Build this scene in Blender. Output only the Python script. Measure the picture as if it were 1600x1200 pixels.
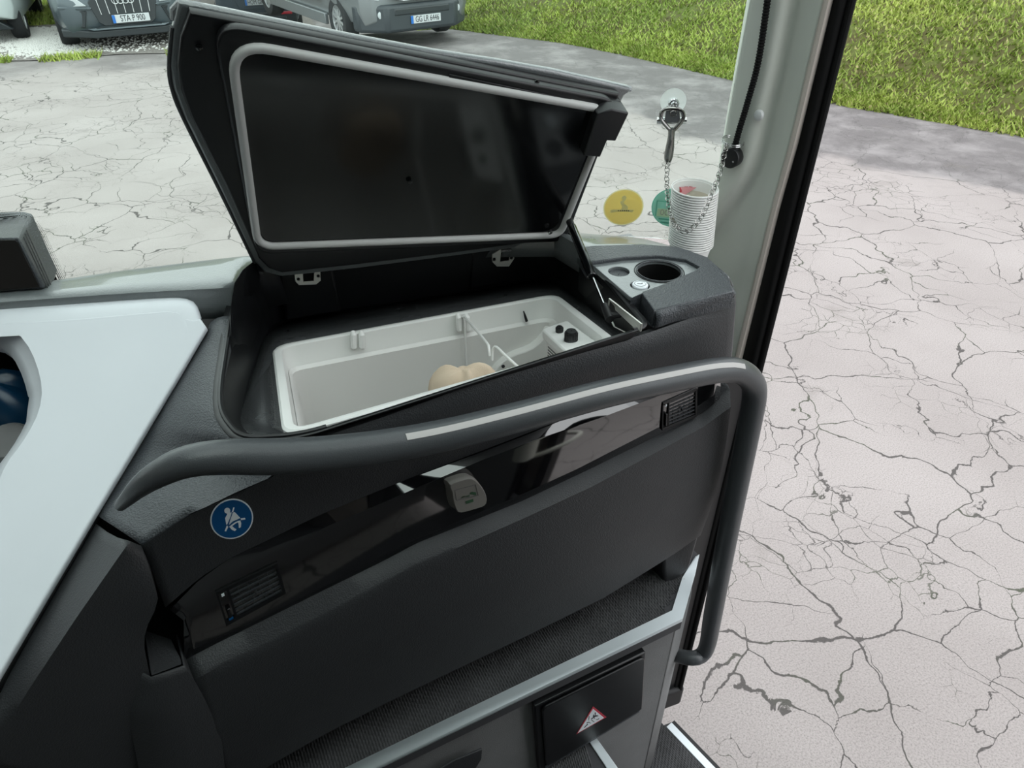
import bpy, bmesh, math, random
import numpy as np
from mathutils import Vector, Matrix
random.seed(7); rng = np.random.default_rng(7)
for o in list(bpy.data.objects): bpy.data.objects.remove(o)
SC = bpy.context.scene; COL = SC.collection
# ---------------------------------------------------------------- camera (x = bus right, y = bus forward, z = up, ground at 0)
CH, FPX, PIT, YAW = 2.28, 1110.0, math.radians(36), math.radians(20)
cam = bpy.data.cameras.new('camera'); cam.sensor_width = 36; cam.lens = 36*FPX/1600; cam.clip_start = .01
co = bpy.data.objects.new('camera', cam); COL.objects.link(co); SC.camera = co
co.location = (0, 0, CH); co.rotation_euler = (math.pi/2-PIT, 0, -YAW)
# ---------------------------------------------------------------- sky, exposure
W = bpy.data.worlds.new('overcast_sky'); SC.world = W; W.use_nodes = True
bg = W.node_tree.nodes['Background']; bg.inputs[0].default_value = (.93, .97, 1.0, 1); bg.inputs[1].default_value = 2.35
vs = SC.view_settings; vs.view_transform = 'Standard'; vs.look = 'None'; vs.gamma = 1; vs.use_curve_mapping = False; vs.exposure = 0.0
sl = bpy.data.lights.new('veiled_sun', 'SUN'); sl.energy = .5; sl.angle = math.radians(70); sl.color = (1, .96, .9)
so = bpy.data.objects.new('veiled_sun', sl); COL.objects.link(so); so.rotation_euler = (math.radians(35), math.radians(25), 0); so.location = (0, 0, 20)
# ---------------------------------------------------------------- measuring helpers
_fh = Vector((math.sin(YAW), math.cos(YAW), 0)); _rt = Vector((math.cos(YAW), -math.sin(YAW), 0)); _z = Vector((0, 0, 1))
_ax = math.cos(PIT)*_fh-math.sin(PIT)*_z; _up = math.sin(PIT)*_fh+math.cos(PIT)*_z
C0 = Vector((0, 0, CH))
def ray(p): return _ax+(p[0]-800)/FPX*_rt+(600-p[1])/FPX*_up
def oz(p, h): r = ray(p); return C0+r*((h-CH)/r.z)
def ox(p, X): r = ray(p); return C0+r*(X/r.x)
def oy(p, Y): r = ray(p); return C0+r*(Y/r.y)
def opl(p, n, d): r = ray(p); n = Vector(n); return C0+r*((d-n.dot(C0))/n.dot(r))
def ot(p, t): return C0+ray(p)*t
PN = Vector((-.174, .985, 0)).normalized()          # front panel plane of the dashboard
def PF(p, off=0.): return opl(p, PN, .65+off)
DN = Vector((0, .225, .9744)); DD = .9744*1.745+.225*.67
def DK(p, off=0.): return opl(p, DN, DD+off)
def dz(x, y, off=0.): return Vector((x, y, (DD+off-.225*y)/.9744))
# ---------------------------------------------------------------- object helpers
def link(o):
    COL.objects.link(o); return o
def thing(name, label, cat, loc=(0, 0, 0), group=None):
    o = link(bpy.data.objects.new(name, None)); o.location = loc; o.empty_display_size = .05
    o['label'] = label; o['category'] = cat
    if group: o['group'] = group
    return o
def tag(o, label, cat, group=None):
    o['label'] = label; o['category'] = cat
    if group: o['group'] = group
    return o
def struct(o): o['kind'] = 'structure'; return o
def stuff(o): o['kind'] = 'stuff'; return o
def wl(o):
    v = Vector((0, 0, 0))
    while o: v = v+o.location; o = o.parent
    return v
class MB:
    def __init__(s): s.v = []; s.f = []
    def add(s, vs, fs):
        b = len(s.v); s.v += [Vector(v) for v in vs]; s.f += [tuple(i+b for i in f) for f in fs]; return s
    def box(s, c, d, M=None):
        c = Vector(c); x, y, z = d[0]/2, d[1]/2, d[2]/2
        vs = [Vector((i*x, j*y, k*z)) for i in (-1, 1) for j in (-1, 1) for k in (-1, 1)]
        vs = [(M@v if M else v)+c for v in vs]
        return s.add(vs, [(0, 1, 3, 2), (4, 6, 7, 5), (0, 4, 5, 1), (2, 3, 7, 6), (0, 2, 6, 4), (1, 5, 7, 3)])
    def hexa(s, q, dvec):                                # quad q (4 pts) extruded by dvec
        q = [Vector(p) for p in q]; d = Vector(dvec)
        return s.add(q+[p+d for p in q], [(0, 1, 2, 3), (7, 6, 5, 4), (0, 4, 5, 1), (1, 5, 6, 2), (2, 6, 7, 3), (3, 7, 4, 0)])
    def loft(s, rows, closed=False, cap=False):
        n = len(rows[0]); vs = [p for r in rows for p in r]; fs = []
        for i in range(len(rows)-1):
            for j in range(n if closed else n-1):
                k = (j+1) % n
                fs.append((i*n+j, i*n+k, (i+1)*n+k, (i+1)*n+j))
        if cap: fs.append(tuple(range(n))[::-1]); fs.append(tuple((len(rows)-1)*n+j for j in range(n)))
        return s.add(vs, fs)
    def tube(s, path, r, seg=12, closed=False):
        path = [Vector(p) for p in path]; n = len(path); rr = r if hasattr(r, '__len__') else [r]*n
        rows = []; prev = None
        for i, p in enumerate(path):
            a = path[(i-1) % n] if (closed or i > 0) else p; b = path[(i+1) % n] if (closed or i < n-1) else p
            t = (b-a).normalized()
            if prev is None:
                u = t.cross(Vector((0, 0, 1)));
                if u.length < .05: u = t.cross(Vector((1, 0, 0)))
            else: u = prev-t*prev.dot(t)
            u.normalize(); prev = u; w = t.cross(u)
            rows.append([p+(u*math.cos(2*math.pi*k/seg)+w*math.sin(2*math.pi*k/seg))*rr[i] for k in range(seg)])
        if closed: rows.append(rows[0]); return s.loft(rows, True)
        return s.loft(rows, True, True)
    def lathe(s, prof, M, seg=32, cap=True):             # prof = [(r, z)]
        rows = [[M@Vector((r*math.cos(2*math.pi*k/seg), r*math.sin(2*math.pi*k/seg), z)) for k in range(seg)] for r, z in prof]
        return s.loft(rows, True, cap)
    def prism(s, poly, d):                               # planar polygon pts extruded by vector d
        poly = [Vector(p) for p in poly]; n = len(poly); d = Vector(d)
        fs = [tuple(range(n))[::-1], tuple(range(n, 2*n))]+[(i, (i+1) % n, n+(i+1) % n, n+i) for i in range(n)]
        return s.add(poly+[p+d for p in poly], fs)
    def build(s, name, mat, parent=None, bevel=0, solid=0, smooth=35, sub=0, seg=2):
        me = bpy.data.meshes.new(name); off = wl(parent) if parent else Vector((0, 0, 0))
        me.from_pydata([tuple(v-off) for v in s.v], [], s.f); me.materials.append(mat)
        bm = bmesh.new(); bm.from_mesh(me); bmesh.ops.remove_doubles(bm, verts=bm.verts, dist=1e-6)
        bmesh.ops.recalc_face_normals(bm, faces=bm.faces); bm.to_mesh(me); bm.free()
        o = bpy.data.objects.new(name, me); link(o)
        if parent: o.parent = parent
        if smooth:
            me.polygons.foreach_set('use_smooth', [True]*len(me.polygons))
            me.set_sharp_from_angle(angle=math.radians(smooth))
        if solid: m = o.modifiers.new('thickness', 'SOLIDIFY'); m.thickness = abs(solid); m.offset = 0
        if bevel: m = o.modifiers.new('bevel', 'BEVEL'); m.width = bevel; m.segments = seg; m.limit_method = 'ANGLE'; m.angle_limit = math.radians(40); m.harden_normals = False
        if sub: m = o.modifiers.new('sub', 'SUBSURF'); m.levels = sub; m.render_levels = sub
        return o
def cat(pts, n, closed=False):
    P = [Vector(p) for p in pts]; m = len(P)
    if m == 2: return [P[0].lerp(P[1], i/(n-1)) for i in range(n)]
    out = []; segs = m if closed else m-1
    g = lambda i: P[i % m] if closed else (P[i] if 0 <= i < m else (2*P[0]-P[1] if i < 0 else 2*P[-1]-P[-2]))
    for i in range(segs):
        a, b, c, d = g(i-1), g(i), g(i+1), g(i+2)
        for k in range(16):
            t = k/16
            out.append(.5*((2*b)+(c-a)*t+(2*a-5*b+4*c-d)*t*t+(3*b-a-3*c+d)*t**3))
    out.append(P[0] if closed else P[-1])
    L = [0]
    for i in range(1, len(out)): L.append(L[-1]+(out[i]-out[i-1]).length)
    res = []; j = 0; N = n if not closed else n+1
    for i in range(N):
        s = L[-1]*i/(N-1)
        while j < len(L)-2 and L[j+1] < s: j += 1
        d = L[j+1]-L[j]; res.append(out[j].lerp(out[j+1], (s-L[j])/d if d > 1e-12 else 0))
    return res[:n]
def lin(pts, n):
    P = [Vector(p) for p in pts]; L = [0]
    for i in range(1, len(P)): L.append(L[-1]+(P[i]-P[i-1]).length)
    res = []; j = 0
    for i in range(n):
        s = L[-1]*i/(n-1)
        while j < len(L)-2 and L[j+1] < s: j += 1
        res.append(P[j].lerp(P[j+1], (s-L[j])/max(L[j+1]-L[j], 1e-9)))
    return res
def roundpoly(pts, r, seg=5):
    P = [Vector(p) for p in pts]; n = len(P); out = []; rr = r if hasattr(r, '__len__') else [r]*n
    for i in range(n):
        a, b, c = P[i-1], P[i], P[(i+1) % n]
        u = (a-b); v = (c-b); k = min(rr[i], u.length*.48, v.length*.48); u.normalize(); v.normalize()
        p, q = b+u*k, b+v*k
        for j in range(seg+1):
            t = j/seg; out.append(p*(1-t)**2+b*2*t*(1-t)+q*t*t)
    return out
def frame(o, x, y):                                      # matrix with origin o, x axis, approx y axis
    x = Vector(x).normalized(); z = x.cross(Vector(y)).normalized(); y = z.cross(x)
    return Matrix(((x.x, y.x, z.x, o[0]), (x.y, y.y, z.y, o[1]), (x.z, y.z, z.z, o[2]), (0, 0, 0, 1)))
def plate(name, mat, outline, holes, M, depth, parent=None, bevel=0, res=1):
    """flat plate with real holes: outlines in local xy of M, extruded +-depth/2"""
    cu = bpy.data.curves.new('tmp', 'CURVE'); cu.dimensions = '2D'; cu.fill_mode = 'BOTH'
    cu.extrude = max(depth/2-bevel, 0); cu.bevel_depth = bevel; cu.bevel_resolution = 2; cu.offset = -bevel
    for pl in [outline]+list(holes):
        sp = cu.splines.new('POLY'); sp.points.add(len(pl)-1); sp.use_cyclic_u = True
        for i, p in enumerate(pl): sp.points[i].co = (p[0], p[1], 0, 1)
    t = bpy.data.objects.new('tmp', cu); COL.objects.link(t); dg = bpy.context.evaluated_depsgraph_get()
    me = bpy.data.meshes.new_from_object(t.evaluated_get(dg)); bpy.data.objects.remove(t); bpy.data.curves.remove(cu)
    off = wl(parent) if parent else Vector((0, 0, 0))
    me.transform(Matrix.Translation(-off)@M); me.name = name; me.materials.clear(); me.materials.append(mat)
    me.polygons.foreach_set('use_smooth', [True]*len(me.polygons)); me.set_sharp_from_angle(angle=math.radians(35))
    o = bpy.data.objects.new(name, me); link(o); o.parent = parent; return o
def text(name, s, mat, M, size, depth, parent, align='CENTER'):
    cu = bpy.data.curves.new('tmp', 'FONT'); cu.body = s; cu.size = size; cu.extrude = depth; cu.align_x = align; cu.align_y = 'CENTER'
    t = bpy.data.objects.new('tmp', cu); COL.objects.link(t); dg = bpy.context.evaluated_depsgraph_get()
    me = bpy.data.meshes.new_from_object(t.evaluated_get(dg)); bpy.data.objects.remove(t); bpy.data.curves.remove(cu)
    off = wl(parent) if parent else Vector((0, 0, 0)); me.transform(Matrix.Translation(-off)@M); me.name = name
    me.materials.clear(); me.materials.append(mat); o = bpy.data.objects.new(name, me); link(o); o.parent = parent; return o
def circ(r, n=32, cx=0, cy=0, ry=None): return [(cx+r*math.cos(2*math.pi*i/n), cy+(ry or r)*math.sin(2*math.pi*i/n)) for i in range(n)]
def loc2(M, p): q = M.inverted()@Vector(p); return (q.x, q.y)
# ---------------------------------------------------------------- materials
def mat(name, col, rough=.5, metal=0., spec=.5, coat=0., grain=0., gscale=450, var=0., emit=None):
    m = bpy.data.materials.new(name); m.use_nodes = True; nt = m.node_tree; b = nt.nodes['Principled BSDF']
    b.inputs['Base Color'].default_value = (*col, 1); b.inputs['Roughness'].default_value = rough
    b.inputs['Metallic'].default_value = metal; b.inputs['Specular IOR Level'].default_value = spec
    b.inputs['Coat Weight'].default_value = coat; b.inputs['Coat Roughness'].default_value = .04
    tc = nt.nodes.new('ShaderNodeNewGeometry')
    if grain:
        v = nt.nodes.new('ShaderNodeTexVoronoi'); v.inputs['Scale'].default_value = gscale; v.feature = 'F1'
        nz = nt.nodes.new('ShaderNodeTexNoise'); nz.inputs['Scale'].default_value = gscale*.45; nz.inputs['Detail'].default_value = 2
        ad = nt.nodes.new('ShaderNodeMath'); ad.operation = 'ADD'
        bp = nt.nodes.new('ShaderNodeBump'); bp.inputs['Strength'].default_value = grain; bp.inputs['Distance'].default_value = .0012
        nt.links.new(tc.outputs['Position'], v.inputs['Vector']); nt.links.new(tc.outputs['Position'], nz.inputs['Vector'])
        nt.links.new(v.outputs['Distance'], ad.inputs[0]); nt.links.new(nz.outputs['Fac'], ad.inputs[1])
        nt.links.new(ad.outputs[0], bp.inputs['Height']); nt.links.new(bp.outputs[0], b.inputs['Normal'])
    n2 = nt.nodes.new('ShaderNodeTexNoise'); n2.inputs['Scale'].default_value = 14; n2.inputs['Detail'].default_value = 5
    nt.links.new(tc.outputs['Position'], n2.inputs['Vector'])
    mp = nt.nodes.new('ShaderNodeMapRange'); mp.inputs['To Min'].default_value = max(rough-.06-var*.2, .01); mp.inputs['To Max'].default_value = min(rough+.06+var*.2, 1)
    if rough < .12: mp.inputs['To Min'].default_value = rough; mp.inputs['To Max'].default_value = rough+.02
    nt.links.new(n2.outputs['Fac'], mp.inputs['Value']); nt.links.new(mp.outputs[0], b.inputs['Roughness'])
    if var:
        mx = nt.nodes.new('ShaderNodeMix'); mx.data_type = 'RGBA'; mx.inputs[6].default_value = (*[c*(1-var) for c in col], 1)
        mx.inputs[7].default_value = (*[min(c*(1+var), 1) for c in col], 1)
        nt.links.new(n2.outputs['Fac'], mx.inputs[0]); nt.links.new(mx.outputs[2], b.inputs['Base Color'])
    return m
def filmmat(name, c, k=.72):
    m = bpy.data.materials.new(name); m.use_nodes = True; nt = m.node_tree; nt.nodes.clear(); o = nt.nodes.new('ShaderNodeOutputMaterial')
    t = nt.nodes.new('ShaderNodeBsdfTransparent'); t.inputs[0].default_value = (*c, 1); l = nt.nodes.new('ShaderNodeBsdfTranslucent'); l.inputs[0].default_value = (*c, 1)
    d = nt.nodes.new('ShaderNodeBsdfDiffuse'); d.inputs[0].default_value = (*c, 1); a = nt.nodes.new('ShaderNodeMixShader'); a.inputs[0].default_value = .35; b = nt.nodes.new('ShaderNodeMixShader'); b.inputs[0].default_value = k
    nt.links.new(l.outputs[0], a.inputs[1]); nt.links.new(d.outputs[0], a.inputs[2]); nt.links.new(t.outputs[0], b.inputs[1]); nt.links.new(a.outputs[0], b.inputs[2]); nt.links.new(b.outputs[0], o.inputs[0]); return m
M_pad = mat('grained_anthracite_plastic', (.052, .057, .064), .4, grain=.55, gscale=420)
M_pad2 = mat('soft_anthracite_plastic', (.031, .0325, .0355), .5, grain=.3, gscale=500)
M_ledge = mat('dash_plastic_sky_sheen', (.15, .165, .17), .3, spec=1.0, coat=.5, grain=.25, gscale=420)  # same dark dash plastic, base colour lifted to paint in the sky's sheen
M_lidrim = mat('lid_skin_sky_glint', (.34, .36, .37), .35, spec=.8, grain=.2, gscale=500)  # paler base colour stands in for the sky glint on the lid's edge
M_gloss = mat('piano_black', (.004, .004, .005), .035, spec=1.0, coat=1.0)
M_black = mat('satin_black_plastic', (.0045, .005, .006), .4)
M_blackgl = mat('glossy_black_sheet', (.003, .0035, .004), .14)
M_dark = mat('matt_black', (.004, .004, .004), .8, spec=.2)
M_white = mat('silver_white_paint', (.72, .75, .79), .4, var=.02)
M_cool = mat('white_plastic', (.88, .88, .86), .35)
M_liner = mat('grey_white_liner', (.78, .77, .75), .45)
M_seal = mat('grey_rubber_seal', (.50, .50, .49), .5)
M_strip = mat('pale_grey_inlay', (.45, .43, .42), .5)
M_rail = mat('rail_rubber', (.062, .067, .072), .34, grain=.12, gscale=700)
M_steel = mat('steel', (.6, .6, .6), .22, metal=1)
M_zinc = mat('zinc_plate', (.62, .62, .58), .4, metal=.6)
M_alu = mat('aluminium_edging', (.72, .78, .81), .42, metal=.2, var=.05)
M_carpet = mat('ribbed_carpet', (.085, .085, .088), .95, spec=.1, grain=.6, gscale=900, var=.5)
M_felt = mat('grey_felt', (.21, .21, .212), .9, spec=.1, grain=.6, gscale=900, var=.15)
M_pillar = mat('pillar_grey', (.54, .56, .51), .6)
M_beige = mat('beige_edge_trim', (.42, .38, .34), .6)
M_rubber = mat('black_rubber', (.006, .006, .007), .6)
M_blue = mat('sticker_blue', (.0, .085, .26), .35)
M_stw = mat('sticker_white', (.88, .93, .97), .4)
M_yel = filmmat('sticker_yellow', (1, .90, .52))
M_yelpale = filmmat('sticker_pale_yellow', (1, .97, .80)); M_clear = filmmat('clear_plastic', (.93, .95, .95), .72); M_print = filmmat('sticker_pale_print', (.9, .92, .78), .9)
M_teal = filmmat('sticker_teal', (.80, .95, .90))
M_teald = filmmat('sticker_dark_teal', (.35, .70, .62))
M_cup = mat('paper_cup', (.80, .80, .78), .6)
M_cupin = mat('paper_cup_inside', (.62, .57, .48), .7)
M_red = mat('red_print', (.55, .05, .08), .5)
M_pink = mat('pink_print', (.78, .35, .38), .5)
M_cloth = mat('beige_cloth', (.66, .53, .40), .9, grain=.4, gscale=1500, var=.08)
M_stripbox = mat('grey_white_box', (.19, .18, .165), .45)
M_ink = mat('dark_ink', (.02, .02, .025), .5)
M_grn = mat('green_print', (.02, .07, .03), .5)
M_shell = mat('bus_interior_lining', (.2, .2, .205), .8)
M_floorin = mat('bus_floor', (.05, .05, .055), .7)
M_bluebag = mat('blue_plastic_bag', (.003, .03, .07), .3)
M_tin = mat('grey_tin', (.1, .1, .1), .4)
M_pole = mat('pale_grab_pole', (.75, .73, .66), .35)
def glassmat(name, tint, refl=1.0):
    m = bpy.data.materials.new(name); m.use_nodes = True; nt = m.node_tree; nt.nodes.clear()
    out = nt.nodes.new('ShaderNodeOutputMaterial'); t = nt.nodes.new('ShaderNodeBsdfTransparent'); t.inputs[0].default_value = (*tint, 1)
    g = nt.nodes.new('ShaderNodeBsdfGlossy'); g.inputs['Roughness'].default_value = .01
    f = nt.nodes.new('ShaderNodeFresnel'); f.inputs[0].default_value = 1.4
    mu = nt.nodes.new('ShaderNodeMath'); mu.operation = 'MULTIPLY'; mu.inputs[1].default_value = refl
    mx = nt.nodes.new('ShaderNodeMixShader'); nt.links.new(f.outputs[0], mu.inputs[0]); nt.links.new(mu.outputs[0], mx.inputs[0])
    nt.links.new(t.outputs[0], mx.inputs[1]); nt.links.new(g.outputs[0], mx.inputs[2]); nt.links.new(mx.outputs[0], out.inputs[0]); return m
M_glass = glassmat('windscreen_glass', (.94, .995, .965), .7)
M_tint = glassmat('tinted_side_glass', (.30, .29, .27), .8)

def nodemat(name):
    m = bpy.data.materials.new(name); m.use_nodes = True; return m, m.node_tree, m.node_tree.nodes['Principled BSDF']
class NT:
    def __init__(s, nt): s.nt = nt
    def n(s, t, **k):
        x = s.nt.nodes.new(t)
        for a, b in k.items():
            if a in x.inputs.keys(): x.inputs[a].default_value = b
            else: setattr(x, a, b)
        return x
    def l(s, a, b): s.nt.links.new(a, b)
    def math(s, op, a, b=None, c=None):
        x = s.nt.nodes.new('ShaderNodeMath'); x.operation = op
        for i, q in enumerate((a, b, c)):
            if q is None: continue
            if hasattr(q, 'links'): s.l(q, x.inputs[i])
            else: x.inputs[i].default_value = q
        return x.outputs[0]
    def mix(s, f, a, b):
        x = s.nt.nodes.new('ShaderNodeMix'); x.data_type = 'RGBA'
        for i, q in ((0, f), (6, a), (7, b)):
            if hasattr(q, 'links'): s.l(q, x.inputs[i])
            else: x.inputs[i].default_value = q if i == 0 else (*q, 1)
        return x.outputs[2]
    def ramp(s, v, a, b, lo=0., hi=1.):
        x = s.nt.nodes.new('ShaderNodeMapRange'); x.interpolation_type = 'SMOOTHSTEP'; s.l(v, x.inputs['Value'])
        x.inputs['From Min'].default_value = a; x.inputs['From Max'].default_value = b; x.inputs['To Min'].default_value = lo; x.inputs['To Max'].default_value = hi
        return x.outputs[0]
def asphalt():
    m, nt, b = nodemat('cracked_asphalt'); g = NT(nt)
    pos = g.n('ShaderNodeNewGeometry').outputs['Position']
    def noise(scale, det=4, rough=.55, vec=None):
        x = g.n('ShaderNodeTexNoise', Scale=scale, Detail=det, Roughness=rough); g.l(vec or pos, x.inputs['Vector']); return x
    def warp(scale, amp, vec, det=5):
        nz = noise(scale, det, .6, vec); s_ = g.n('ShaderNodeVectorMath', operation='SUBTRACT'); g.l(nz.outputs['Color'], s_.inputs[0]); s_.inputs[1].default_value = (.5, .5, .5)
        k = g.n('ShaderNodeVectorMath', operation='SCALE'); g.l(s_.outputs[0], k.inputs[0]); k.inputs['Scale'].default_value = amp
        a = g.n('ShaderNodeVectorMath', operation='ADD'); g.l(vec, a.inputs[0]); g.l(k.outputs[0], a.inputs[1]); return a.outputs[0]
    w1 = warp(1.0, .55, pos, 4); w2 = warp(6, .075, w1, 6)
    def cracks(scale, width, lo, hi, mscale):
        v = g.n('ShaderNodeTexVoronoi', Scale=scale, feature='DISTANCE_TO_EDGE'); g.l(w2, v.inputs['Vector'])
        mk = g.ramp(noise(mscale, 3).outputs['Fac'], lo, hi)
        wd = g.math('MULTIPLY', mk, width*scale)
        d = g.math('DIVIDE', v.outputs['Distance'], g.math('ADD', wd, 1e-4))
        return g.math('MULTIPLY', g.ramp(d, .5, 1.0, 1, 0), g.ramp(mk, .02, .2))
    c1 = cracks(1.55, .0051, .30, .62, 1.3); c2 = cracks(2.9, .0042, .40, .66, 1.5); c3 = cracks(7.0, .0026, .48, .68, 1.1)
    crack = g.math('MAXIMUM', c1, g.math('MAXIMUM', c2, g.math('MULTIPLY', c3, .8)))
    sp = noise(150, 4, .85).outputs['Fac']; sp2 = noise(95, 3, .6).outputs['Fac']; big = noise(.9, 5).outputs['Fac']
    base = g.mix(g.ramp(big, .3, .7), (.325, .293, .282), (.38, .346, .334))
    base = g.mix(g.ramp(sp, .34, .55, .55, 0), base, (.115, .105, .10)); base = g.mix(g.ramp(sp, .56, .7, 0, .45), base, (.46, .43, .41))
    # newer, darker strip next to the grass; ragged border
    sx = g.n('ShaderNodeSeparateXYZ'); g.l(pos, sx.inputs[0])
    # signed distance to line through (7.6,5.23)-(3.85,13.2)
    dl = g.math('ADD', g.math('MULTIPLY', sx.outputs[0], .905), g.math('MULTIPLY', sx.outputs[1], .426))
    dl = g.math('SUBTRACT', 9.11, dl)
    rag = g.math('MULTIPLY', g.math('SUBTRACT', noise(.55, 5).outputs['Fac'], .5), 2.6)
    newer = g.ramp(g.math('ADD', dl, rag), 1.85, 2.1, 1, 0)
    far = g.ramp(g.math('ADD', sx.outputs[1], g.math('MULTIPLY', rag, 1.6)), 11.4, 12.4)
    dark = g.math('MAXIMUM', newer, g.math('MULTIPLY', far, .75))
    dcol = g.mix(g.ramp(noise(1.6, 6, .65).outputs['Fac'], .42, .68), (.14, .129, .129), (.25, .234, .232))
    dcol = g.mix(g.ramp(sp2, .5, .8, 0, .4), dcol, (.31, .29, .287))
    base = g.mix(dark, base, dcol); crack = g.math('MULTIPLY', crack, g.ramp(dark, 0, 1, 1, .35))
    ccol = g.mix(g.ramp(noise(2.3, 2).outputs['Fac'], .5, .62), (.05, .046, .044), (.046, .056, .034))
    col = g.mix(g.math('MULTIPLY', crack, .85), base, ccol)
    st = g.ramp(noise(2.2, 4).outputs['Fac'], .62, .72, 0, .25); col = g.mix(st, col, (.15, .135, .12))
    g.l(col, b.inputs['Base Color']); b.inputs['Roughness'].default_value = .9; b.inputs['Specular IOR Level'].default_value = .25
    h = g.math('SUBTRACT', g.math('MULTIPLY', sp, .25), crack)
    bp = g.n('ShaderNodeBump', Strength=.5, Distance=.01); g.l(h, bp.inputs['Height']); g.l(bp.outputs[0], b.inputs['Normal'])
    return m
def two(name, a, b_, scale, det=6, rough=.95, bump=.5, dist=.02):
    m, nt, b = nodemat(name); g = NT(nt); pos = g.n('ShaderNodeNewGeometry').outputs['Position']
    x = g.n('ShaderNodeTexNoise', Scale=scale, Detail=det, Roughness=.7); g.l(pos, x.inputs['Vector'])
    g.l(g.mix(g.ramp(x.outputs['Fac'], .35, .65), a, b_), b.inputs['Base Color']); b.inputs['Roughness'].default_value = rough; b.inputs['Specular IOR Level'].default_value = .2
    bp = g.n('ShaderNodeBump', Strength=bump, Distance=dist); g.l(x.outputs['Fac'], bp.inputs['Height']); g.l(bp.outputs[0], b.inputs['Normal']); return m
M_asph = asphalt()
M_soil = two('grassy_soil', (.08, .07, .03), (.11, .14, .035), 3)
M_gravel = two('grey_gravel', (.15, .135, .125), (.25, .235, .22), 40)
def grassmat(name, a, b_, c):
    m, nt, b = nodemat(name); g = NT(nt); pos = g.n('ShaderNodeNewGeometry').outputs['Position']
    x = g.n('ShaderNodeTexNoise', Scale=1.3, Detail=4); g.l(pos, x.inputs['Vector']); y = g.n('ShaderNodeTexNoise', Scale=30, Detail=1); g.l(pos, y.inputs['Vector'])
    col = g.mix(g.ramp(x.outputs['Fac'], .35, .65), a, b_); col = g.mix(g.ramp(y.outputs['Fac'], .55, .7), col, c)
    g.l(col, b.inputs['Base Color']); b.inputs['Roughness'].default_value = .6; b.inputs['Specular IOR Level'].default_value = .25
    b.inputs['Subsurface Weight'].default_value = 0; return m
M_grass = grassmat('meadow_grass', (.17, .245, .04), (.33, .41, .085), (.36, .32, .15))
M_stone = mat('pale_pebbles', (.55, .54, .52), .8, var=.15)
M_suv = mat('graphite_car_paint', (.085, .11, .125), .3, metal=.35, coat=.6)
M_van = mat('silver_car_paint', (.22, .24, .25), .35, metal=.4, coat=.4)
M_carblk = mat('car_black_plastic', (.022, .028, .032), .45)
M_bumper = mat('grey_bumper_plastic', (.036, .045, .052), .5)
M_carwhite = mat('white_car_paint', (.5, .56, .56), .3, coat=.6)
M_cardark = mat('dark_car_paint', (.045, .065, .085), .25, coat=.8)
M_tyre = mat('tyre_rubber', (.018, .02, .022), .85)
M_rim = mat('alloy_rim', (.6, .62, .63), .35, metal=.7)
M_carglass = mat('car_window_glass', (.02, .03, .035), .08)
M_plate = mat('number_plate_white', (.55, .58, .6), .4)
M_plateblue = mat('number_plate_blue', (.02, .15, .5), .4)
M_lamp = mat('clear_headlamp', (.5, .54, .56), .15)
M_redref = mat('red_reflector', (.5, .03, .05), .3)
M_chrome = mat('chrome', (.75, .77, .78), .12, metal=1)
#%%GEOM
# ================================================================ OUTDOORS
def sm(t): t = min(max(t, 0), 1); return t*t*(3-2*t)
def gz(x, y): return -.75*sm((y-12.6)/5.5)*sm((x+.8)/1.0)
g = MB(); xs = [-30, -22]+[-16+.5*i for i in range(71)]+[26, 34]; ys = [-14, -10]+[-6+.5*i for i in range(69)]+[34, 42]
g.loft([[(x, y, gz(x, y)) for x in xs] for y in ys])
struct(g.build('asphalt_ground', M_asph, smooth=60))
# gravel parking strip with a kerb line of weeds, pale pebbles
g = MB(); gx = [-14+.4*i for i in range(41)]
def gedge(x): return 12.86+(-.10*(x+2))+.08*math.sin(3*x)
g.loft([[(x, gedge(x)+k*(24-gedge(x)), gz(x, gedge(x)+k*(24-gedge(x)))+.012) for x in gx] for k in [0, .02, .06, .12, .2, .3, .45, .7, 1]])
struct(g.build('gravel_lot', M_gravel, smooth=60))
v = []; f = []
for i in range(7000):
    if i < 5200: x = -2.95+rng.normal(0, .33)+.0; y = 13.2+rng.random()**.8*2.6; x += (14.4-y)*.35
    else: x = -3.6+rng.random()*4.2; y = 13.0+rng.random()*2.2
    r = .008+.016*rng.random(); b = len(v); z0 = gz(x, y)+.012
    a = rng.random()*6.28
    for k in range(4): v.append((x+r*1.3*math.cos(a+k*1.57), y+r*math.sin(a+k*1.57), z0))
    v.append((x+r*.2, y, z0+r*.9)); f += [(b+k, b+(k+1) % 4, b+4) for k in range(4)]
p = MB(); p.v = [Vector(q) for q in v]; p.f = f
tag(stuff(p.build('pebbles', M_stone, smooth=0)), 'pale pebbles scattered on the gravel beside the grey car', 'gravel')
# grass bank
edge = cat([(12.5, -5, 0), (9.6, .8, 0), (7.62, 5.25, 0), (6.65, 7.0, 0), (6.15, 8.6, 0), (5.18, 11.24, 0), (3.95, 13.1, 0), (3.75, 15.5, 0), (4.3, 19, 0), (3.2, 24, 0), (-1, 25, 0), (-5, 24.5, 0), (-14, 24.5, 0)], 90)
def bankrow(s):
    out = []
    for i, e in enumerate(edge):
        d = (edge[min(i+1, 89)]-edge[max(i-1, 0)]).normalized(); n = Vector((d.y, -d.x, 0))
        q = e+n*s+Vector((0, 0, 0)); q.z = gz(e.x, e.y)+.02+.46*s+.12*math.sin(q.x*1.7+q.y)*min(s, 1); out.append(q)
    return out
SS = [0, .15, .4, .8, 1.3, 2, 3, 4.5, 6.5, 9, 12]
rows = [bankrow(s) for s in SS]; rows.insert(0, [q-Vector((0, 0, .15)) for q in rows[0]])
g = MB(); g.loft(rows); struct(g.build('grass_bank', M_soil, smooth=60))
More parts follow.
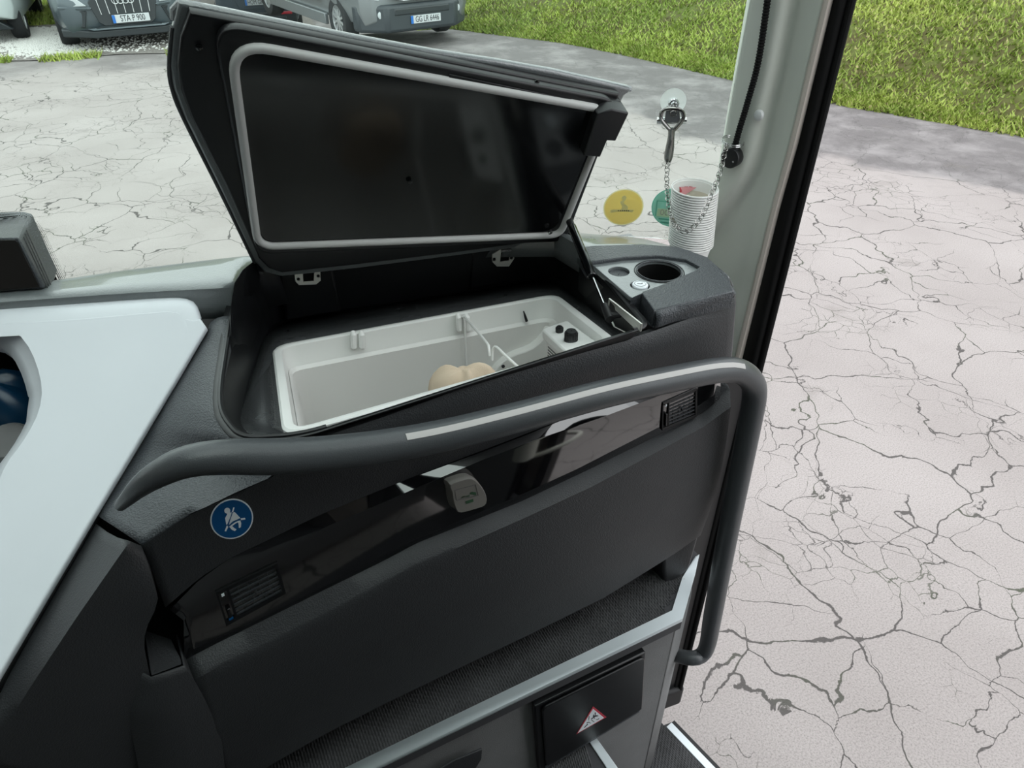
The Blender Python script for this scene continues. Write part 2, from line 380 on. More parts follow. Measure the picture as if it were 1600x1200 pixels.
def blades(name, pts, hmin, hmax, w, label):
    n = len(pts); P = np.array(pts); a = rng.random(n)*6.28; h = hmin+(hmax-hmin)*rng.random(n); ln = (rng.random((n, 2))-.5)*1.9
    c = np.stack([np.cos(a), np.sin(a), np.zeros(n)], 1)*w*(.6+.8*rng.random((n, 1)))
    tip = P+np.stack([ln[:, 0]*h, ln[:, 1]*h, h], 1)
    V = np.stack([P-c, P+c, tip], 1).reshape(-1, 3); me = bpy.data.meshes.new(name)
    me.vertices.add(3*n); me.vertices.foreach_set('co', V.ravel()); me.loops.add(3*n); me.loops.foreach_set('vertex_index', np.arange(3*n))
    me.polygons.add(n); me.polygons.foreach_set('loop_start', np.arange(0, 3*n, 3)); me.update(); me.validate()
    me.materials.append(M_grass); o = link(bpy.data.objects.new(name, me)); stuff(o); return tag(o, label, 'grass')
pts = []
R2 = [[Vector(q) for q in r] for r in rows[1:]]
while len(pts) < 220000:
    i = int(rng.integers(12, 78)); u = rng.random(); s = rng.random()**1.3*9.5
    if i > 45 and rng.random() < .5: continue
    if rng.random() < .12: s = rng.random()*.25-.06
    k = 0
    while k < len(SS)-2 and SS[k+1] < s: k += 1
    w = (s-SS[k])/(SS[k+1]-SS[k]); w = max(w, -.4)
    a = R2[k][i].lerp(R2[k][i+1], u); b = R2[k+1][i].lerp(R2[k+1][i+1], u); q = a+(b-a)*w
    cl = math.sin(q.x*2.3+1.7*math.sin(q.y*1.9))+math.sin(q.y*2.9+q.x)
    if cl < -1.0 and rng.random() < .6: continue
    pts.append(q)
blades('grass', pts, .02, .075, .016, 'bright green meadow grass covering the sloping bank')
pts = []
for i in range(9000): x = -3.5+rng.random()*1.3; y = 16.0+rng.random()*5; pts.append((x, y, .012))
for i in range(2600):
    x = -3.8+rng.random()*4.4; y = gedge(x)+rng.normal(0, .07)
    if math.sin(x*5.1)+math.sin(x*2.3+1) > .1: pts.append((x, y, .0))
blades('weeds', pts, .03, .12, .012, 'low weeds along the kerb of the gravel strip and between the parked cars')
# ---------------------------------------------------------------- parked cars (local: x = image right, y = away, z = up)
class Car:
    def __init__(s, name, label, O, az):
        s.M = Matrix.Translation(O)@Matrix.Rotation(-math.radians(az), 4, 'Z'); s.root = thing(name, label, 'car', O)
    def T(s, *p): return s.M@Vector(p)
    def mb(s, build, name, mt, par=None, **k):
        m = MB(); build(m); m.v = [s.M@q for q in m.v]; return m.build(name, mt, par or s.root, **k)
    def shell(s, name, mt, secs, **k):
        def b(m):
            rows = []
            for y, hw, zb, zt, sh in secs:
                half = [(hw*.93, zb), (hw, zb+(zt-zb)*.25), (hw, zb+(zt-zb)*.6), (hw*.97, zb+(zt-zb)*.86), (hw*sh, zt)]
                rows.append([(x, y, z) for x, z in half]+[(-x, y, z) for x, z in half[::-1]])
            m.loft(rows, True, True)
        return s.mb(b, name, mt, smooth=50, bevel=.02, **k)
    def wheel(s, x, y, r, w, side):
        def tyre(m):
            M = s0@Matrix.Rotation(math.pi/2*side, 4, 'Y')
            m.lathe([(r*.62, -w/2), (r*.93, -w/2), (r, -w*.32), (r, w*.32), (r*.93, w/2), (r*.62, w/2), (r*.6, w*.2)], M, 28)
        s0 = Matrix.Translation((x, y, r)); t = s.mb(tyre, 'wheel', M_tyre)
        def rim(m):
            M = s0@Matrix.Rotation(math.pi/2*side, 4, 'Y'); m.lathe([(r*.62, w*.3), (r*.64, w*.46), (r*.58, w*.44), (r*.56, w*.25)], M, 28, False)
            m.lathe([(r*.16, w*.25), (r*.16, w*.42), (r*.1, w*.45)], M, 14)
            for k in range(10):
                a = k*math.pi/5; d = Vector((math.cos(a), math.sin(a), 0)); e = Vector((-d.y, d.x, 0))*r*.05
                q = [d*r*.12-e, d*r*.12+e, d*r*.6+e*1.2, d*r*.6-e*1.2]
                m.hexa([M@(p+Vector((0, 0, w*.41))) for p in q], (M.to_3x3()@Vector((0, 0, -w*.1))))
        s.mb(rim, 'rim', M_rim, t); return t
    def plate(s, x, y, z, txt, tilt=0):
        o = s.mb(lambda m: m.box((x, y, z), (.52, .012, .11)), 'number_plate', M_plate, bevel=.004)
        o['label'] = 'white number plate with blue band reading '+txt
        s.mb(lambda m: m.box((x-.24, y-.004, z), (.04, .012, .108)), 'country_band', M_plateblue, o)
        MM = s.M@Matrix.Translation((x+.022, y-.0075, z))@Matrix.Rotation(math.pi/2, 4, 'X')@Matrix.Diagonal((.86, 1.25, 1, 1))
        text('plate_lettering', txt, M_ink, MM, .094, .0012, o)
# graphite SUV, front towards the bus
c = Car('parked_suv', 'graphite grey SUV facing the bus on the gravel strip', (-1.389, 13.28, .012), -10)
c.shell('body', M_suv, [(0.02, .70, .36, .70, .9), (.10, .86, .24, .92, .88), (.45, .96, .24, 1.02, .86), (1.6, .98, .24, 1.12, .86), (4.4, .98, .24, 1.1, .86), (4.95, .9, .35, 1.0, .86)])
c.shell('cabin', M_carglass, [(1.5, .80, 1.05, 1.15, .9), (2.3, .82, 1.05, 1.68, .78), (4.1, .82, 1.05, 1.7, .78), (4.8, .8, 1.05, 1.2, .85)])
c.mb(lambda m: m.box((0, 3.1, 1.69), (1.25, 2.0, .06)), 'roof', M_suv, bevel=.02)
gr = c.mb(lambda m: m.prism([(-.36, -.02, .79), (.36, -.02, .79), (.47, -.03, .66), (.40, -.05, .40), (.33, -.05, .345), (-.33, -.05, .345), (-.40, -.05, .40), (-.47, -.03, .66)], (0, .12, 0)), 'grille', M_carblk, bevel=.008)
gr['label'] = 'black octagonal grille with upright chrome bars'
for k in range(7):
    x = -.36+.12*k; c.mb(lambda m: m.hexa([(x*1.0-.004, -.025, .79), (x+.004, -.025, .79), (x*.93+.004, -.055, .50), (x*.93-.004, -.055, .50)], (0, .02, 0)), 'grille_bar', M_rim, gr)
def rings(m):
    for k in range(4):
        cx = -.105+.07*k; m.tube([(cx+.045*math.cos(a), -.075, .675+.045*math.sin(a)) for a in [i*math.pi/12 for i in range(24)]], .006, 6, True)
c.mb(rings, 'grille_emblem', M_rim, gr)
c.mb(lambda m: m.hexa([(-.40, -.06, .345), (.40, -.06, .345), (.46, -.045, .325), (-.46, -.045, .325)], (0, .03, -.02)), 'grille_lip', M_suv)
for sx in (-1, 1):
    c.mb(lambda m: m.prism([(sx*.52, -.005, .55), (sx*.74, .05, .57), (sx*.80, .1, .50), (sx*.78, .09, .35), (sx*.60, -.0, .33)], (0, .06, 0)), 'side_intake', M_carblk, bevel=.01)
    c.mb(lambda m: m.prism([(sx*.50, -.035, .62), (sx*.60, -.01, .71), (sx*.84, .10, .74), (sx*.86, .13, .66), (sx*.72, .03, .62)], (0, .08, 0)), 'headlight', M_lamp, bevel=.008)
    c.mb(lambda m: m.hexa([(sx*.44, -.045, .60), (sx*.88, .08, .615), (sx*.88, .10, .575), (sx*.46, -.05, .565)], (0, .05, 0)), 'bumper_crease', M_suv, bevel=.01)
c.mb(lambda m: m.prism([(-.92, .14, .31), (-.5, -.02, .28), (.5, -.02, .28), (.92, .14, .31), (.92, .3, .31), (-.92, .3, .31)], (0, 0, -.10)), 'front_splitter', M_carblk, bevel=.015)
c.mb(lambda m: m.hexa([(-.58, -.03, .32), (.58, -.03, .32), (.5, -.035, .29), (-.5, -.035, .29)], (0, .04, 0)), 'splitter_trim', M_suv, bevel=.005)
c.plate(0.05, -.075, .43, 'STA P 900')
for x, sd in ((-.84, -1), (.84, 1)):
    c.wheel(x, .86, .38, .26, sd); c.wheel(x, 3.85, .38, .26, sd)
# dark car, rear towards the bus
O = oz((412, 54), -.7); O.z = gz(O.x, O.y)+.012
c = Car('parked_hatchback', 'dark blue-black hatchback seen from behind between SUV and van', O, 2)
c.shell('body', M_cardark, [(0.0, .74, .34, .92, .9), (.12, .86, .28, 1.0, .88), (.7, .9, .24, 1.02, .86), (3.6, .9, .24, .98, .86), (4.1, .8, .35, .8, .86)])
c.shell('cabin', M_carglass, [(.3, .74, .95, 1.05, .9), (.8, .76, .95, 1.4, .76), (2.2, .76, .95, 1.44, .76), (3.0, .74, .95, 1.05, .85)])
c.mb(lambda m: m.box((0, .02, .36), (1.56, .10, .24)), 'rear_bumper', M_carblk, bevel=.03)
c.mb(lambda m: m.box((0, -.035, .36), (1.1, .03, .06)), 'bumper_insert', M_bumper, bevel=.01)
c.mb(lambda m: m.prism([(-.5, -.02, .84), (.5, -.02, .84), (.40, -.02, .54), (-.40, -.02, .54)], (0, .03, 0)), 'plate_recess', M_cardark, bevel=.02)
for sx in (-1, 1): c.mb(lambda m: m.box((sx*.56, -.04, .45), (.24, .03, .05)), 'reflector', M_redref, bevel=.01)
c.plate(0, -.045, .68, 'HOM GR 801')
for x, sd in ((-.8, -1), (.8, 1)): c.wheel(x, .85, .32, .22, sd); c.wheel(x, 3.3, .32, .22, sd)
# silver van, front towards the bus
O = oz((664, 80), -.05); O.z = gz(O.x, O.y)+.012
c = Car('parked_van', 'silver panel van with grey bumper parked by the grass bank', O, -15)
c.root['category'] = 'van'
c.shell('body', M_van, [(0.10, .80, .40, .95, .9), (.22, .93, .34, 1.10, .9), (1.0, .98, .34, 1.3, .9), (1.7, .98, .34, 2.3, .8), (5.6, .98, .34, 2.35, .8)])
c.mb(lambda m: m.prism([(-.95, .30, .62), (-.6, 0, .62), (.6, 0, .62), (.95, .30, .62), (.95, .5, .62), (-.95, .5, .62)], (0, 0, -.38)), 'front_bumper', M_bumper, bevel=.05)
c.mb(lambda m: m.box((0, .02, .52), (.95, .06, .10)), 'bumper_intake', M_carblk, bevel=.02)
c.mb(lambda m: m.prism([(-.62, .04, .94), (.62, .04, .94), (.52, .0, .70), (.3, -.0, .655), (-.3, -.0, .655), (-.52, .0, .70)], (0, .1, 0)), 'grille_frame', M_chrome, bevel=.015)
gr = c.mb(lambda m: m.prism([(-.55, .02, .92), (.55, .02, .92), (.46, -.02, .74), (.28, -.02, .70), (-.28, -.02, .70), (-.46, -.02, .74)], (0, .1, 0)), 'grille', M_carblk, bevel=.008)
def star(m):
    m.tube([(.085*math.cos(a), -.04, .82+.085*math.sin(a)) for a in [i*math.pi/14 for i in range(28)]], .011, 6, True)
    for k in range(3):
        a = math.pi/2+k*2.0944; m.tube([(0, -.04, .82), (.08*math.cos(a), -.04, .82+.08*math.sin(a))], [.014, .005], 6)
c.mb(star, 'grille_emblem', M_chrome, gr)
for sx in (-1, 1):
    c.mb(lambda m: m.prism([(sx*.64, .06, .94), (sx*.90, .22, 1.0), (sx*.93, .26, .72), (sx*.68, .05, .68)], (0, .06, 0)), 'headlight', M_lamp, bevel=.01)
    c.mb(lambda m: m.lathe([(.05, -.02), (.055, .0), (.04, .01)], Matrix.Translation((sx*.66, .07, .49))@Matrix.Rotation(math.pi/2, 4, 'X'), 16), 'fog_lamp', M_lamp)
c.plate(.05, -.01, .40, 'GG LR 6446')
c.mb(lambda m: m.box((-.985, 2.9, .62), (.03, 2.6, .14)), 'side_moulding', M_carblk, bevel=.01)
c.mb(lambda m: m.box((-.96, 2.75, .30), (.06, 2.6, .16)), 'side_sill', M_van, bevel=.01)
c.mb(lambda m: m.box((-1.0, 1.9, .72), (.02, .05, .05)), 'side_marker', M_redref, bevel=.005)
for x, sd in ((-.86, -1), (.86, 1)): c.wheel(x, 1.0, .34, .23, sd); c.wheel(x, 4.25, .34, .23, sd)
# white car, rear corner only
O = oz((38, 62), 0); c = Car('parked_white_car', 'white car whose rear corner shows at the far left', (O.x-.70, O.y-.5, .012), -4)
c.shell('body', M_carwhite, [(0.0, .60, .40, .95, .9), (.10, .80, .34, 1.0, .88), (.45, .88, .30, 1.05, .86), (3.6, .9, .28, 1.0, .86), (4.1, .8, .35, .8, .86)])
c.shell('cabin', M_carglass, [(.3, .74, .95, 1.05, .9), (.8, .76, .95, 1.4, .76), (2.2, .76, .95, 1.44, .76), (3.0, .74, .95, 1.05, .85)])
c.mb(lambda m: m.prism([(-.5, .02, .36), (.5, .02, .36), (.70, .06, .2), (-.70, .06, .2)], (0, .2, 0)), 'rear_diffuser', M_carblk, bevel=.02)
c.mb(lambda m: m.hexa([(.50, .0, .50), (.70, .06, .52), (.69, .06, .47), (.52, -.0, .465)], (0, .03, 0)), 'reflector', M_redref, bevel=.006)
for x, sd in ((-.72, -1), (.72, 1)): c.wheel(x, .55, .31, .21, sd); c.wheel(x, 3.2, .31, .21, sd)
# ================================================================ BUS SHELL (setting)
def sbox(name, m, lo, hi, bevel=0):
    g = MB(); lo = Vector(lo); hi = Vector(hi); g.box((lo+hi)/2, hi-lo); return struct(g.build(name, m, bevel=bevel))
sbox('ceiling', M_shell, (-1.75, -6, 3.12), (.9, -.55, 3.2)); sbox('ceiling_left', M_shell, (-1.75, -.55, 3.12), (-.75, 1.0, 3.2)); sbox('trim_20', M_shell, (.78, -.55, 3.12), (.9, 1.0, 3.2)); sbox('trim_21', M_shell, (-.75, .86, 3.12), (.78, 1.0, 3.2)); sbox('added_roof_hatch', M_glass, (-.75, -.55, 3.15), (.78, .86, 3.156))  # roof opening with glass hatch is an unseen addition to light the dash from above
sbox('wall_back', M_shell, (-1.75, -6.1, .3), (.9, -6, 3.2))
sbox('floor', M_floorin, (-1.75, -6, .98), (-.62, .5, 1.04))
sbox('floor_rear', M_floorin, (-.62, -6, .98), (.85, -.55, 1.04))
sbox('wall_front', M_shell, (-1.75, 1.34, .25), (.80, 1.38, 1.58))
for nm, x0, x1 in (('wall_left', -1.80, -1.75),):
    sbox(nm, M_shell, (x0, -6, .3), (x1, 1.3, 1.75))
    sbox('trim_9', M_shell, (x0, -6, 2.75), (x1, 1.1, 3.2))
    for i, y in enumerate((-6, -3.6, -1.2, 1.0)): sbox('trim_%d' % (10+i), M_shell, (x0, y, 1.75), (x1, y+.18, 2.75))
    sbox('window_2', M_tint, (x0+.02, -6, 1.75), (x0+.026, 1.1, 2.75))
sbox('wall_right', M_shell, (.85, -6, .1), (.90, .045, 1.75))
sbox('trim_14', M_shell, (.85, -6, 2.75), (.90, 1.0, 3.2))
for i, y in enumerate((-6, -3.2, -.53)): sbox('trim_%d' % (15+i), M_shell, (.85, y, 1.75), (.90, y+.18, 2.75))
sbox('window_3', M_tint, (.87, -6, 1.75), (.876, .05, 2.75)); sbox('window_5', M_tint, (.87, .06, .5), (.876, .17, 2.75)); sbox('trim_22', M_black, (.855, .165, .3), (.89, .205, 3.12)); sbox('trim_23', M_black, (.855, .04, .3), (.89, .065, 3.12))
sbox('trim_18', M_shell, (-.62, -.58, .05), (.85, -.55, 1.0)); sbox('trim_19', M_felt, (-.65, -.58, .05), (-.62, .66, 1.0))
# windscreen: plan curve, leaning back
GP = [(-1.72, 1.33), (-1.2, 1.31), (-.4, 1.285), (.2, 1.27), (.45, 1.255), (.6, 1.235), (.71, 1.20), (.79, 1.15), (.84, 1.09)]
GPc = cat([(x, y, 0) for x, y in GP], 60)
def gy(x):
    for a, b in zip(GPc, GPc[1:]):
        if a.x <= x <= b.x: return a.y+(b.y-a.y)*(x-a.x)/(b.x-a.x)
    return GPc[-1].y if x > 0 else GPc[0].y
LEAN = .13
def glass_pt(p, off=0.):
    lo, hi = .5, 2.2
    for _ in range(40):
        t = (lo+hi)/2; q = ot(p, t)
        if q.y < gy(q.x)-LEAN*(q.z-1.7)-off: lo = t
        else: hi = t
    return ot(p, lo)
def glass_frame(p, off):
    q = glass_pt(p, off); e = .01; tx = Vector((2*e, gy(q.x+e)-gy(q.x-e), 0)).normalized(); tz = Vector((0, -LEAN, 1)).normalized(); return frame(q, tx, tz)
g = MB(); g.loft([[Vector((q.x, q.y-LEAN*(z-1.7), z)) for q in GPc] for z in (1.66, 1.9, 2.2, 2.6, 3.15)])
struct(g.build('window_1', M_glass, solid=.005, smooth=60))
# A-pillar cover: raised pad with a flowing channel edge
PI0, PI1 = Vector((.800, 1.10, 0)), Vector((.852, .962, 0)); PID = (PI1-PI0).normalized(); PINn = Vector((PID.y, -PID.x, 0))
if PINn.dot(Vector((1, 1, 0))) < 0: PINn = -PINn
def PL(p, off=0.): return opl(p, PINn, PINn.dot(PI0)+off)
def lerp_px(tab, y):
    for a, b in zip(tab, tab[1:]):
        if a[1] <= y <= b[1]: return a[0]+(b[0]-a[0])*(y-a[1])/(b[1]-a[1])
    a, b = (tab[0], tab[1]) if y < tab[0][1] else (tab[-2], tab[-1]); return a[0]+(b[0]-a[0])*(y-a[1])/(b[1]-a[1])
TL_ = [(1174, 0), (1140, 190), (1122, 300), (1105, 390), (1088, 500), (1072, 640)]; TS = [(1250, 0), (1228, 110), (1207, 200), (1196, 250), (1178, 290), (1150, 320), (1118, 350), (1080, 380), (1040, 420), (1000, 640)]; TR_ = [(1288, 0), (1236, 220), (1208, 320), (1147, 570), (1129, 640)]
rows = []
for y in range(-420, 641, 20):
    xl, xs_, xr = lerp_px(TL_, y), lerp_px(TS, y), lerp_px(TR_, y); r = []
    r.append(PL((xl, y), -.012)+Vector((.03, .05, 0))); r.append(PL((xl, y), -.008)+Vector((.004, .006, 0)))
    for k in range(27):
        x = xl+(xr-xl)*k/26; d = (x-xs_)/22.; off = -.030*(1-sm(.5+d*.42))+.020*math.exp(-((x-xs_+6)/15.)**2)*min(1, (x-xl)/40); off += -.004*sm((x-xr+22)/18); r.append(PL((x, y), off))
    rows.append(r)
g = MB(); g.loft(rows); tr = struct(g.build('trim_1', M_pillar, smooth=60, solid=.003))
q = PL((1186, 180), -.0320); fr = frame(q, PID, (0, 0, 1))
g = MB(); g.lathe([(.0085, -.002), (.009, .001), (.0075, .004), (.004, .0055)], frame(q, PID, (0, 0, 1)) @ Matrix.Rotation(0 if fr.to_3x3().col[2].dot(-PINn) > 0 else math.pi, 4, 'X'), 20)
g.build('screw_cap', mat('light_grey_cap', (.55, .56, .56), .4), tr)
rows = []
for y in range(-420, 601, 34):
    xr = lerp_px(TR_+[(1040, 1090)], y); a = PL((xr, y), -.008); b = a+PID*.009
    rows.append([a+PINn*.01, a-PINn*.003, a-PINn*.006+PID*.004, b-PINn*.004, b+PINn*.01])
g = MB(); g.loft(rows); struct(g.build('trim_2', M_beige, smooth=50))
# black door post with rubber lip
def post(name, m, x0, x1, y0, y1, z0, z1):
    g = MB(); g.prism(roundpoly([(x0, y0, z0), (x1, y0, z0), (x1, y1, z0), (x0, y1, z0)], .008, 3), (0, 0, z1-z0)); return struct(g.build(name, m))
d1 = post('door_1', M_dark, .856, .888, .940, .985, .22, 3.12)
g = MB(); g.tube([(.874, .936, .26), (.874, .936, 3.1)], .006, 10); g.build('rubber_lip', M_dark, d1)
post('trim_3', M_dark, .62, .90, .985, 1.05, .2, 1.44)
post('trim_4', M_black, .68, .887, .945, .985, .24, 1.46)
# ================================================================ DASHBOARD
db = thing('dashboard', 'dark anthracite bus dashboard with open storage recess, gloss strip and air vents', 'dashboard', (.25, .70, 1.0))
NC = 40
# windscreen ledge
near = [oz((-200, 480), 1.79), oz((0, 467), 1.79), oz((200, 453), 1.79), oz((350, 445), 1.79), oz((364, 444), 1.79), oz((374, 434), 1.76), oz((396, 414), 1.755), Vector((.03, 1.17, 1.76)), Vector((.25, 1.16, 1.762)), Vector((.47, 1.08, 1.765)), oz((915, 386), 1.771), oz((1000, 383), 1.771), oz((1060, 388), 1.769), oz((1102, 402), 1.766), oz((1138, 432), 1.755)]
farr = [oz((-200, 470), 1.775), oz((0, 453), 1.775), oz((200, 424), 1.775), oz((350, 406), 1.775), oz((380, 403), 1.77), oz((388, 402), 1.765), oz((396, 402), 1.76), Vector((.05, 1.25, 1.722)), Vector((.3, 1.245, 1.72)), Vector((.45, 1.19, 1.72)), oz((920, 367), 1.722), oz((1000, 373), 1.715), oz((1060, 388), 1.708), oz((1112, 417), 1.70), oz((1146, 448), 1.69)]
near = lin(near, 90); farr = lin(farr, 90)
rows = [[q+Vector((0, .07, -.08)) for q in farr], [q+Vector((0, .012, -.004)) for q in farr], farr]+[[a.lerp(b, k) for a, b in zip(farr, near)] for k in (.33, .66, .94)]+[[q+Vector((0, -.003, -.004)) for q in near], [q+Vector((0, -.006, -.028)) for q in near], [q+Vector((0, -.008, -.05)) for q in near]]
g = MB(); g.loft(rows); g.build('windscreen_ledge', M_ledge, db, smooth=50, solid=.003)
# left pad between cowl and recess
WN, WD = Vector((-.091, -.343, .935)).normalized(), None
WD = WN.dot(Vector((-.38, 1.066, 1.78)))
def WP(p, off=0.): return opl(p, WN, WD+off)
left = lin([WP((330, 505), -.012), WP((325, 517), -.012), WP((280, 592), -.012), WP((235, 667), -.012), WP((190, 742), -.012), WP((152, 806), -.012)], 36)
right = [oz((364, 496), 1.757), oz((347, 600), 1.757), oz((346, 655), 1.757), oz((376, 692), 1.757), PF((425, 722), .004), PF((432, 741), .0), PF((370, 768), -.0), PF((300, 802), .0), PF((222, 852), .0)]
right = lin(right, 36)
rows = []
for k in range(9):
    t = k/8; rows.append([a.lerp(b, t)+WN*.006*math.sin(math.pi*t) for a, b in zip(left, right)])
rows.insert(0, [q-WN*.012*min(1, (35-i)/5) for i, q in enumerate(left)]); rows.append([q+Vector((.002, .012, -.012))*min(1, max(0, (31-i)/4)) for i, q in enumerate(right)])
g = MB(); g.loft(rows); g.build('left_pad', M_pad, db, smooth=50, solid=.003)
# upper front panel
topA = [((222, 853), 0), ((300, 804), 0), ((372, 770), 0), ((432, 743), 0), ((462, 697), .004), ((600, 652), .006), ((740, 601), .006), ((880, 558), .006), ((1012, 521), .006), ((1080, 497), .004), ((1146, 465), .004)]
topB = [((226, 860), 0), ((303, 811), 0), ((376, 777), 0), ((438, 750), 0), ((475, 712), -.001), ((606, 668), -.001), ((745, 617), -.001), ((884, 573), -.001), ((1015, 533), -.001), ((1082, 509), -.001), ((1147, 478), -.001)]
botP = [(258, 948), (310, 903), (357, 872), (430, 837), (500, 803), (583, 769), (650, 742), (787, 690), (890, 650), (994, 616), (1050, 599), (1083, 590), (1140, 571)]
def wrap(r): p = r[-1]; return r+[p+Vector((.008, .008, 0)), p+Vector((.014, .03, 0)), p+Vector((.014, .13, 0))]
A = lin([PF(p, o) for p, o in topA], 70); B = lin([PF(p, o) for p, o in topB], 70); TO = lambda x: .012*min(1, max(0, (x-420)/250))
D = lin([PF(p, TO(p[0])) for p in botP], 70)
rows = [wrap([q+Vector((0, .014, -.02)) for q in A]), wrap([q+Vector((0, .008, -.001)) for q in A]), wrap(A)]+[wrap([a.lerp(b, t) for a, b in zip(B, D)]) for t in (0, .3, .6, 1)]+[wrap([q+Vector((0, .012, -.003)) for q in D])]
g = MB(); g.loft(rows); g.build('upper_panel', M_pad2, db, smooth=50, solid=.002)
# gloss strip (upper facet + face)
sT = [(266, 952), (312, 906), (357, 874), (430, 839), (500, 805), (583, 771), (650, 744), (787, 692), (890, 652), (994, 618), (1050, 601), (1085, 592), (1126, 588)]
sF = [(286, 968), (320, 928), (362, 897), (437, 859), (517, 819), (600, 784), (655, 760), (755, 718), (845, 684), (940, 652), (1028, 619), (1087, 596), (1126, 590)]
sB = [(288, 1034), (345, 1004), (400, 977), (500, 927), (600, 878), (650, 851), (815, 785), (925, 733), (1028, 682), (1101, 646), (1124, 628)]
T_ = lin([PF(p, .006+TO(p[0])*.55) for p in sT], 60); F_ = lin([PF(p, .003-TO(p[0])*.25) for p in sF], 60); B_ = lin([PF(p, .007) for p in sB], 60)
g = MB(); g.loft([[q+PN*.02 for q in T_], T_, [a.lerp(b, .5) for a, b in zip(T_, F_)], F_, [q+Vector((0, 0, -.002)) for q in F_], B_, [q+PN*.02 for q in B_]])
gs = g.build('gloss_strip', M_gloss, db, smooth=20, solid=.002); gs['label'] = 'glossy black trim strip sweeping between the two vents'
# lower panel
l0 = [(289, 1032), (345, 1003), (400, 976), (500, 926), (600, 877), (650, 850), (815, 784), (925, 732), (1028, 681), (1100, 645), (1140, 609)]
l1 = [(303, 1062), (360, 1036), (400, 1018), (500, 972), (600, 925), (650, 881), (822, 808), (925, 760), (1028, 705), (1097, 668), (1141, 636)]
l1 = [(303, 1062), (345, 1040), (400, 1016), (500, 965), (600, 912), (650, 884), (822, 808), (925, 760), (1028, 705), (1097, 668), (1141, 636)]
l3 = [(352, 1238), (420, 1196), (500, 1150), (600, 1099), (700, 1051), (820, 994), (944, 933), (1023, 884), (1056, 863), (1094, 836)]
L0 = lin([PF(p, .006) for p in l0], 60); L1 = lin([PF(p, -.014) for p in l1], 60); L3 = lin([PF(p, .004) for p in l3], 60)
rows = [[q+PN*.02 for q in L0], L0, [a.lerp(b, .85)-PN*.0 for a, b in zip(L0, L1)], L1]+[[a.lerp(b, t)-PN*.012*math.sin(math.pi*t) for a, b in zip(L1, L3)] for t in (.05, .2, .4, .6, .8, .95)]+[L3, [q+PN*.012-Vector((0, 0, .004)) for q in L3], [q+PN*.12+Vector((0, 0, .01)) for q in L3]]
def wrap2(r): p = r[-1]; return r+[p+Vector((.004, .012, 0)), p+Vector((.002, .05, 0)), p+Vector((-.02, .16, 0))]
rows = [wrap2(r) for r in rows]
g = MB(); g.loft(rows); g.build('lower_panel', M_pad2, db, smooth=45, solid=.002)
leg = [PF((1036, 868), .03), PF((1094, 832), .02), PF((1078, 888), .02), PF((1040, 922), .03)]
g = MB(); g.hexa(leg, PN*.10); g.build('support_leg', M_pad2, db, bevel=.006)
# core so that nothing shows through behind the panels
g = MB(); g.hexa([(-.45, .72, 1.02), (.62, .84, 1.02), (.62, .84, 1.40), (-.45, .72, 1.40)], (0, .35, 0)); g.build('core', M_dark, db)
g = MB(); g.hexa([(-.60, .66, 1.36), (-.12, .70, 1.36), (-.12, .70, 1.58), (-.60, .66, 1.54)], (0, .45, 0)); g.build('core', M_dark, db)
# storage recess: liner + deck tray around the cool box
top = [(-.03, 1.125, 1.757), (-.072, 1.02, 1.757), (-.097, .79, 1.757), (-.098, .736, 1.757), (-.078, .682, 1.757), (-.014, .664, 1.757), (.468, .742, 1.757), (.497, 1.10, 1.757)]
flr = [dz(-.025, 1.145), dz(-.050, 1.04), dz(-.080, .80), dz(-.083, .75), dz(-.068, .70), dz(-.012, .675), dz(.460, .750), dz(.488, 1.12)]
rad = [.05, .06, .05, .03, .02, .03, .02, .05]
tl = roundpoly(top, rad, 5); fl = roundpoly(flr, rad, 5)
l = [[q+Vector((0, 0, 0)) for q in tl]]+[[a.lerp(b, t)+Vector((0, 0, -.0)) for a, b in zip(tl, fl)] for t in (.08, .5, .92)]+[fl]
co_ = lin([oz(p, z) for p, z in [((358, 520), 1.758), ((361, 496), 1.762), ((362, 476), 1.775), ((366, 444), 1.795), ((380, 422), 1.793), ((400, 406), 1.785), ((414, 403), 1.78)]], 24)
ci_ = lin([oz(p, 1.757) for p in [(352, 560), (366, 500), (375, 480), (389, 443), (402, 430), (418, 425), (434, 422)]], 24)
g = MB(); g.loft([[q+Vector((.0, .01, -.05)) for q in co_], co_, [a.lerp(b, .15)+Vector((0, 0, .003)) for a, b in zip(co_, ci_)], ci_, [q+Vector((.006, -.004, -.06)) for q in ci_]]); g.build('recess_collar', M_black, db, smooth=50, solid=.002)
cx = Vector((.2, .9, 1.7)); l.insert(0, [q+(q-cx).normalized()*.010+Vector((0, 0, .0)) for q in tl])
g = MB(); g.loft(l, True); g.build('recess_liner', M_black, db, smooth=50, solid=.002)
ib = next(i for i in range(len(tl)) if tl[i].x > .4 and tl[i-1].x < .1); bp_ = [tl[(ib+k) % len(tl)] for k in range(len(tl))]
g = MB(); g.tube([q+Vector((0, 0, .001)) for q in bp_], .0035, 8); g.build('recess_bead', M_black, db)
cc = [(-.026, .997), (.444, 1.004), (.430, .696), (-.026, .692)]
def cring(ins, off, seg=5, r=.032):
    c = [(-.034+ins, 1.006-ins), (.452-ins, 1.013-ins), (.437-ins, .751+ins), (-.034+ins, .679+ins)]
    return roundpoly([dz(x, y, off) for x, y in c], max(r-ins*.6, .012), seg)
inner = cring(.006, .0, 11)           # 4 corners x 12 = 48 points, floor loop has 48
fl2 = fl
def nearest_rot(a, b):
    best = min(range(len(b)), key=lambda k: sum((a[i]-b[(i+k) % len(b)]).length for i in range(0, len(a), 4)))
    return [b[(i+best) % len(b)] for i in range(len(b))]
inn = nearest_rot(fl2, inner); inr = nearest_rot(fl2, inner[::-1])
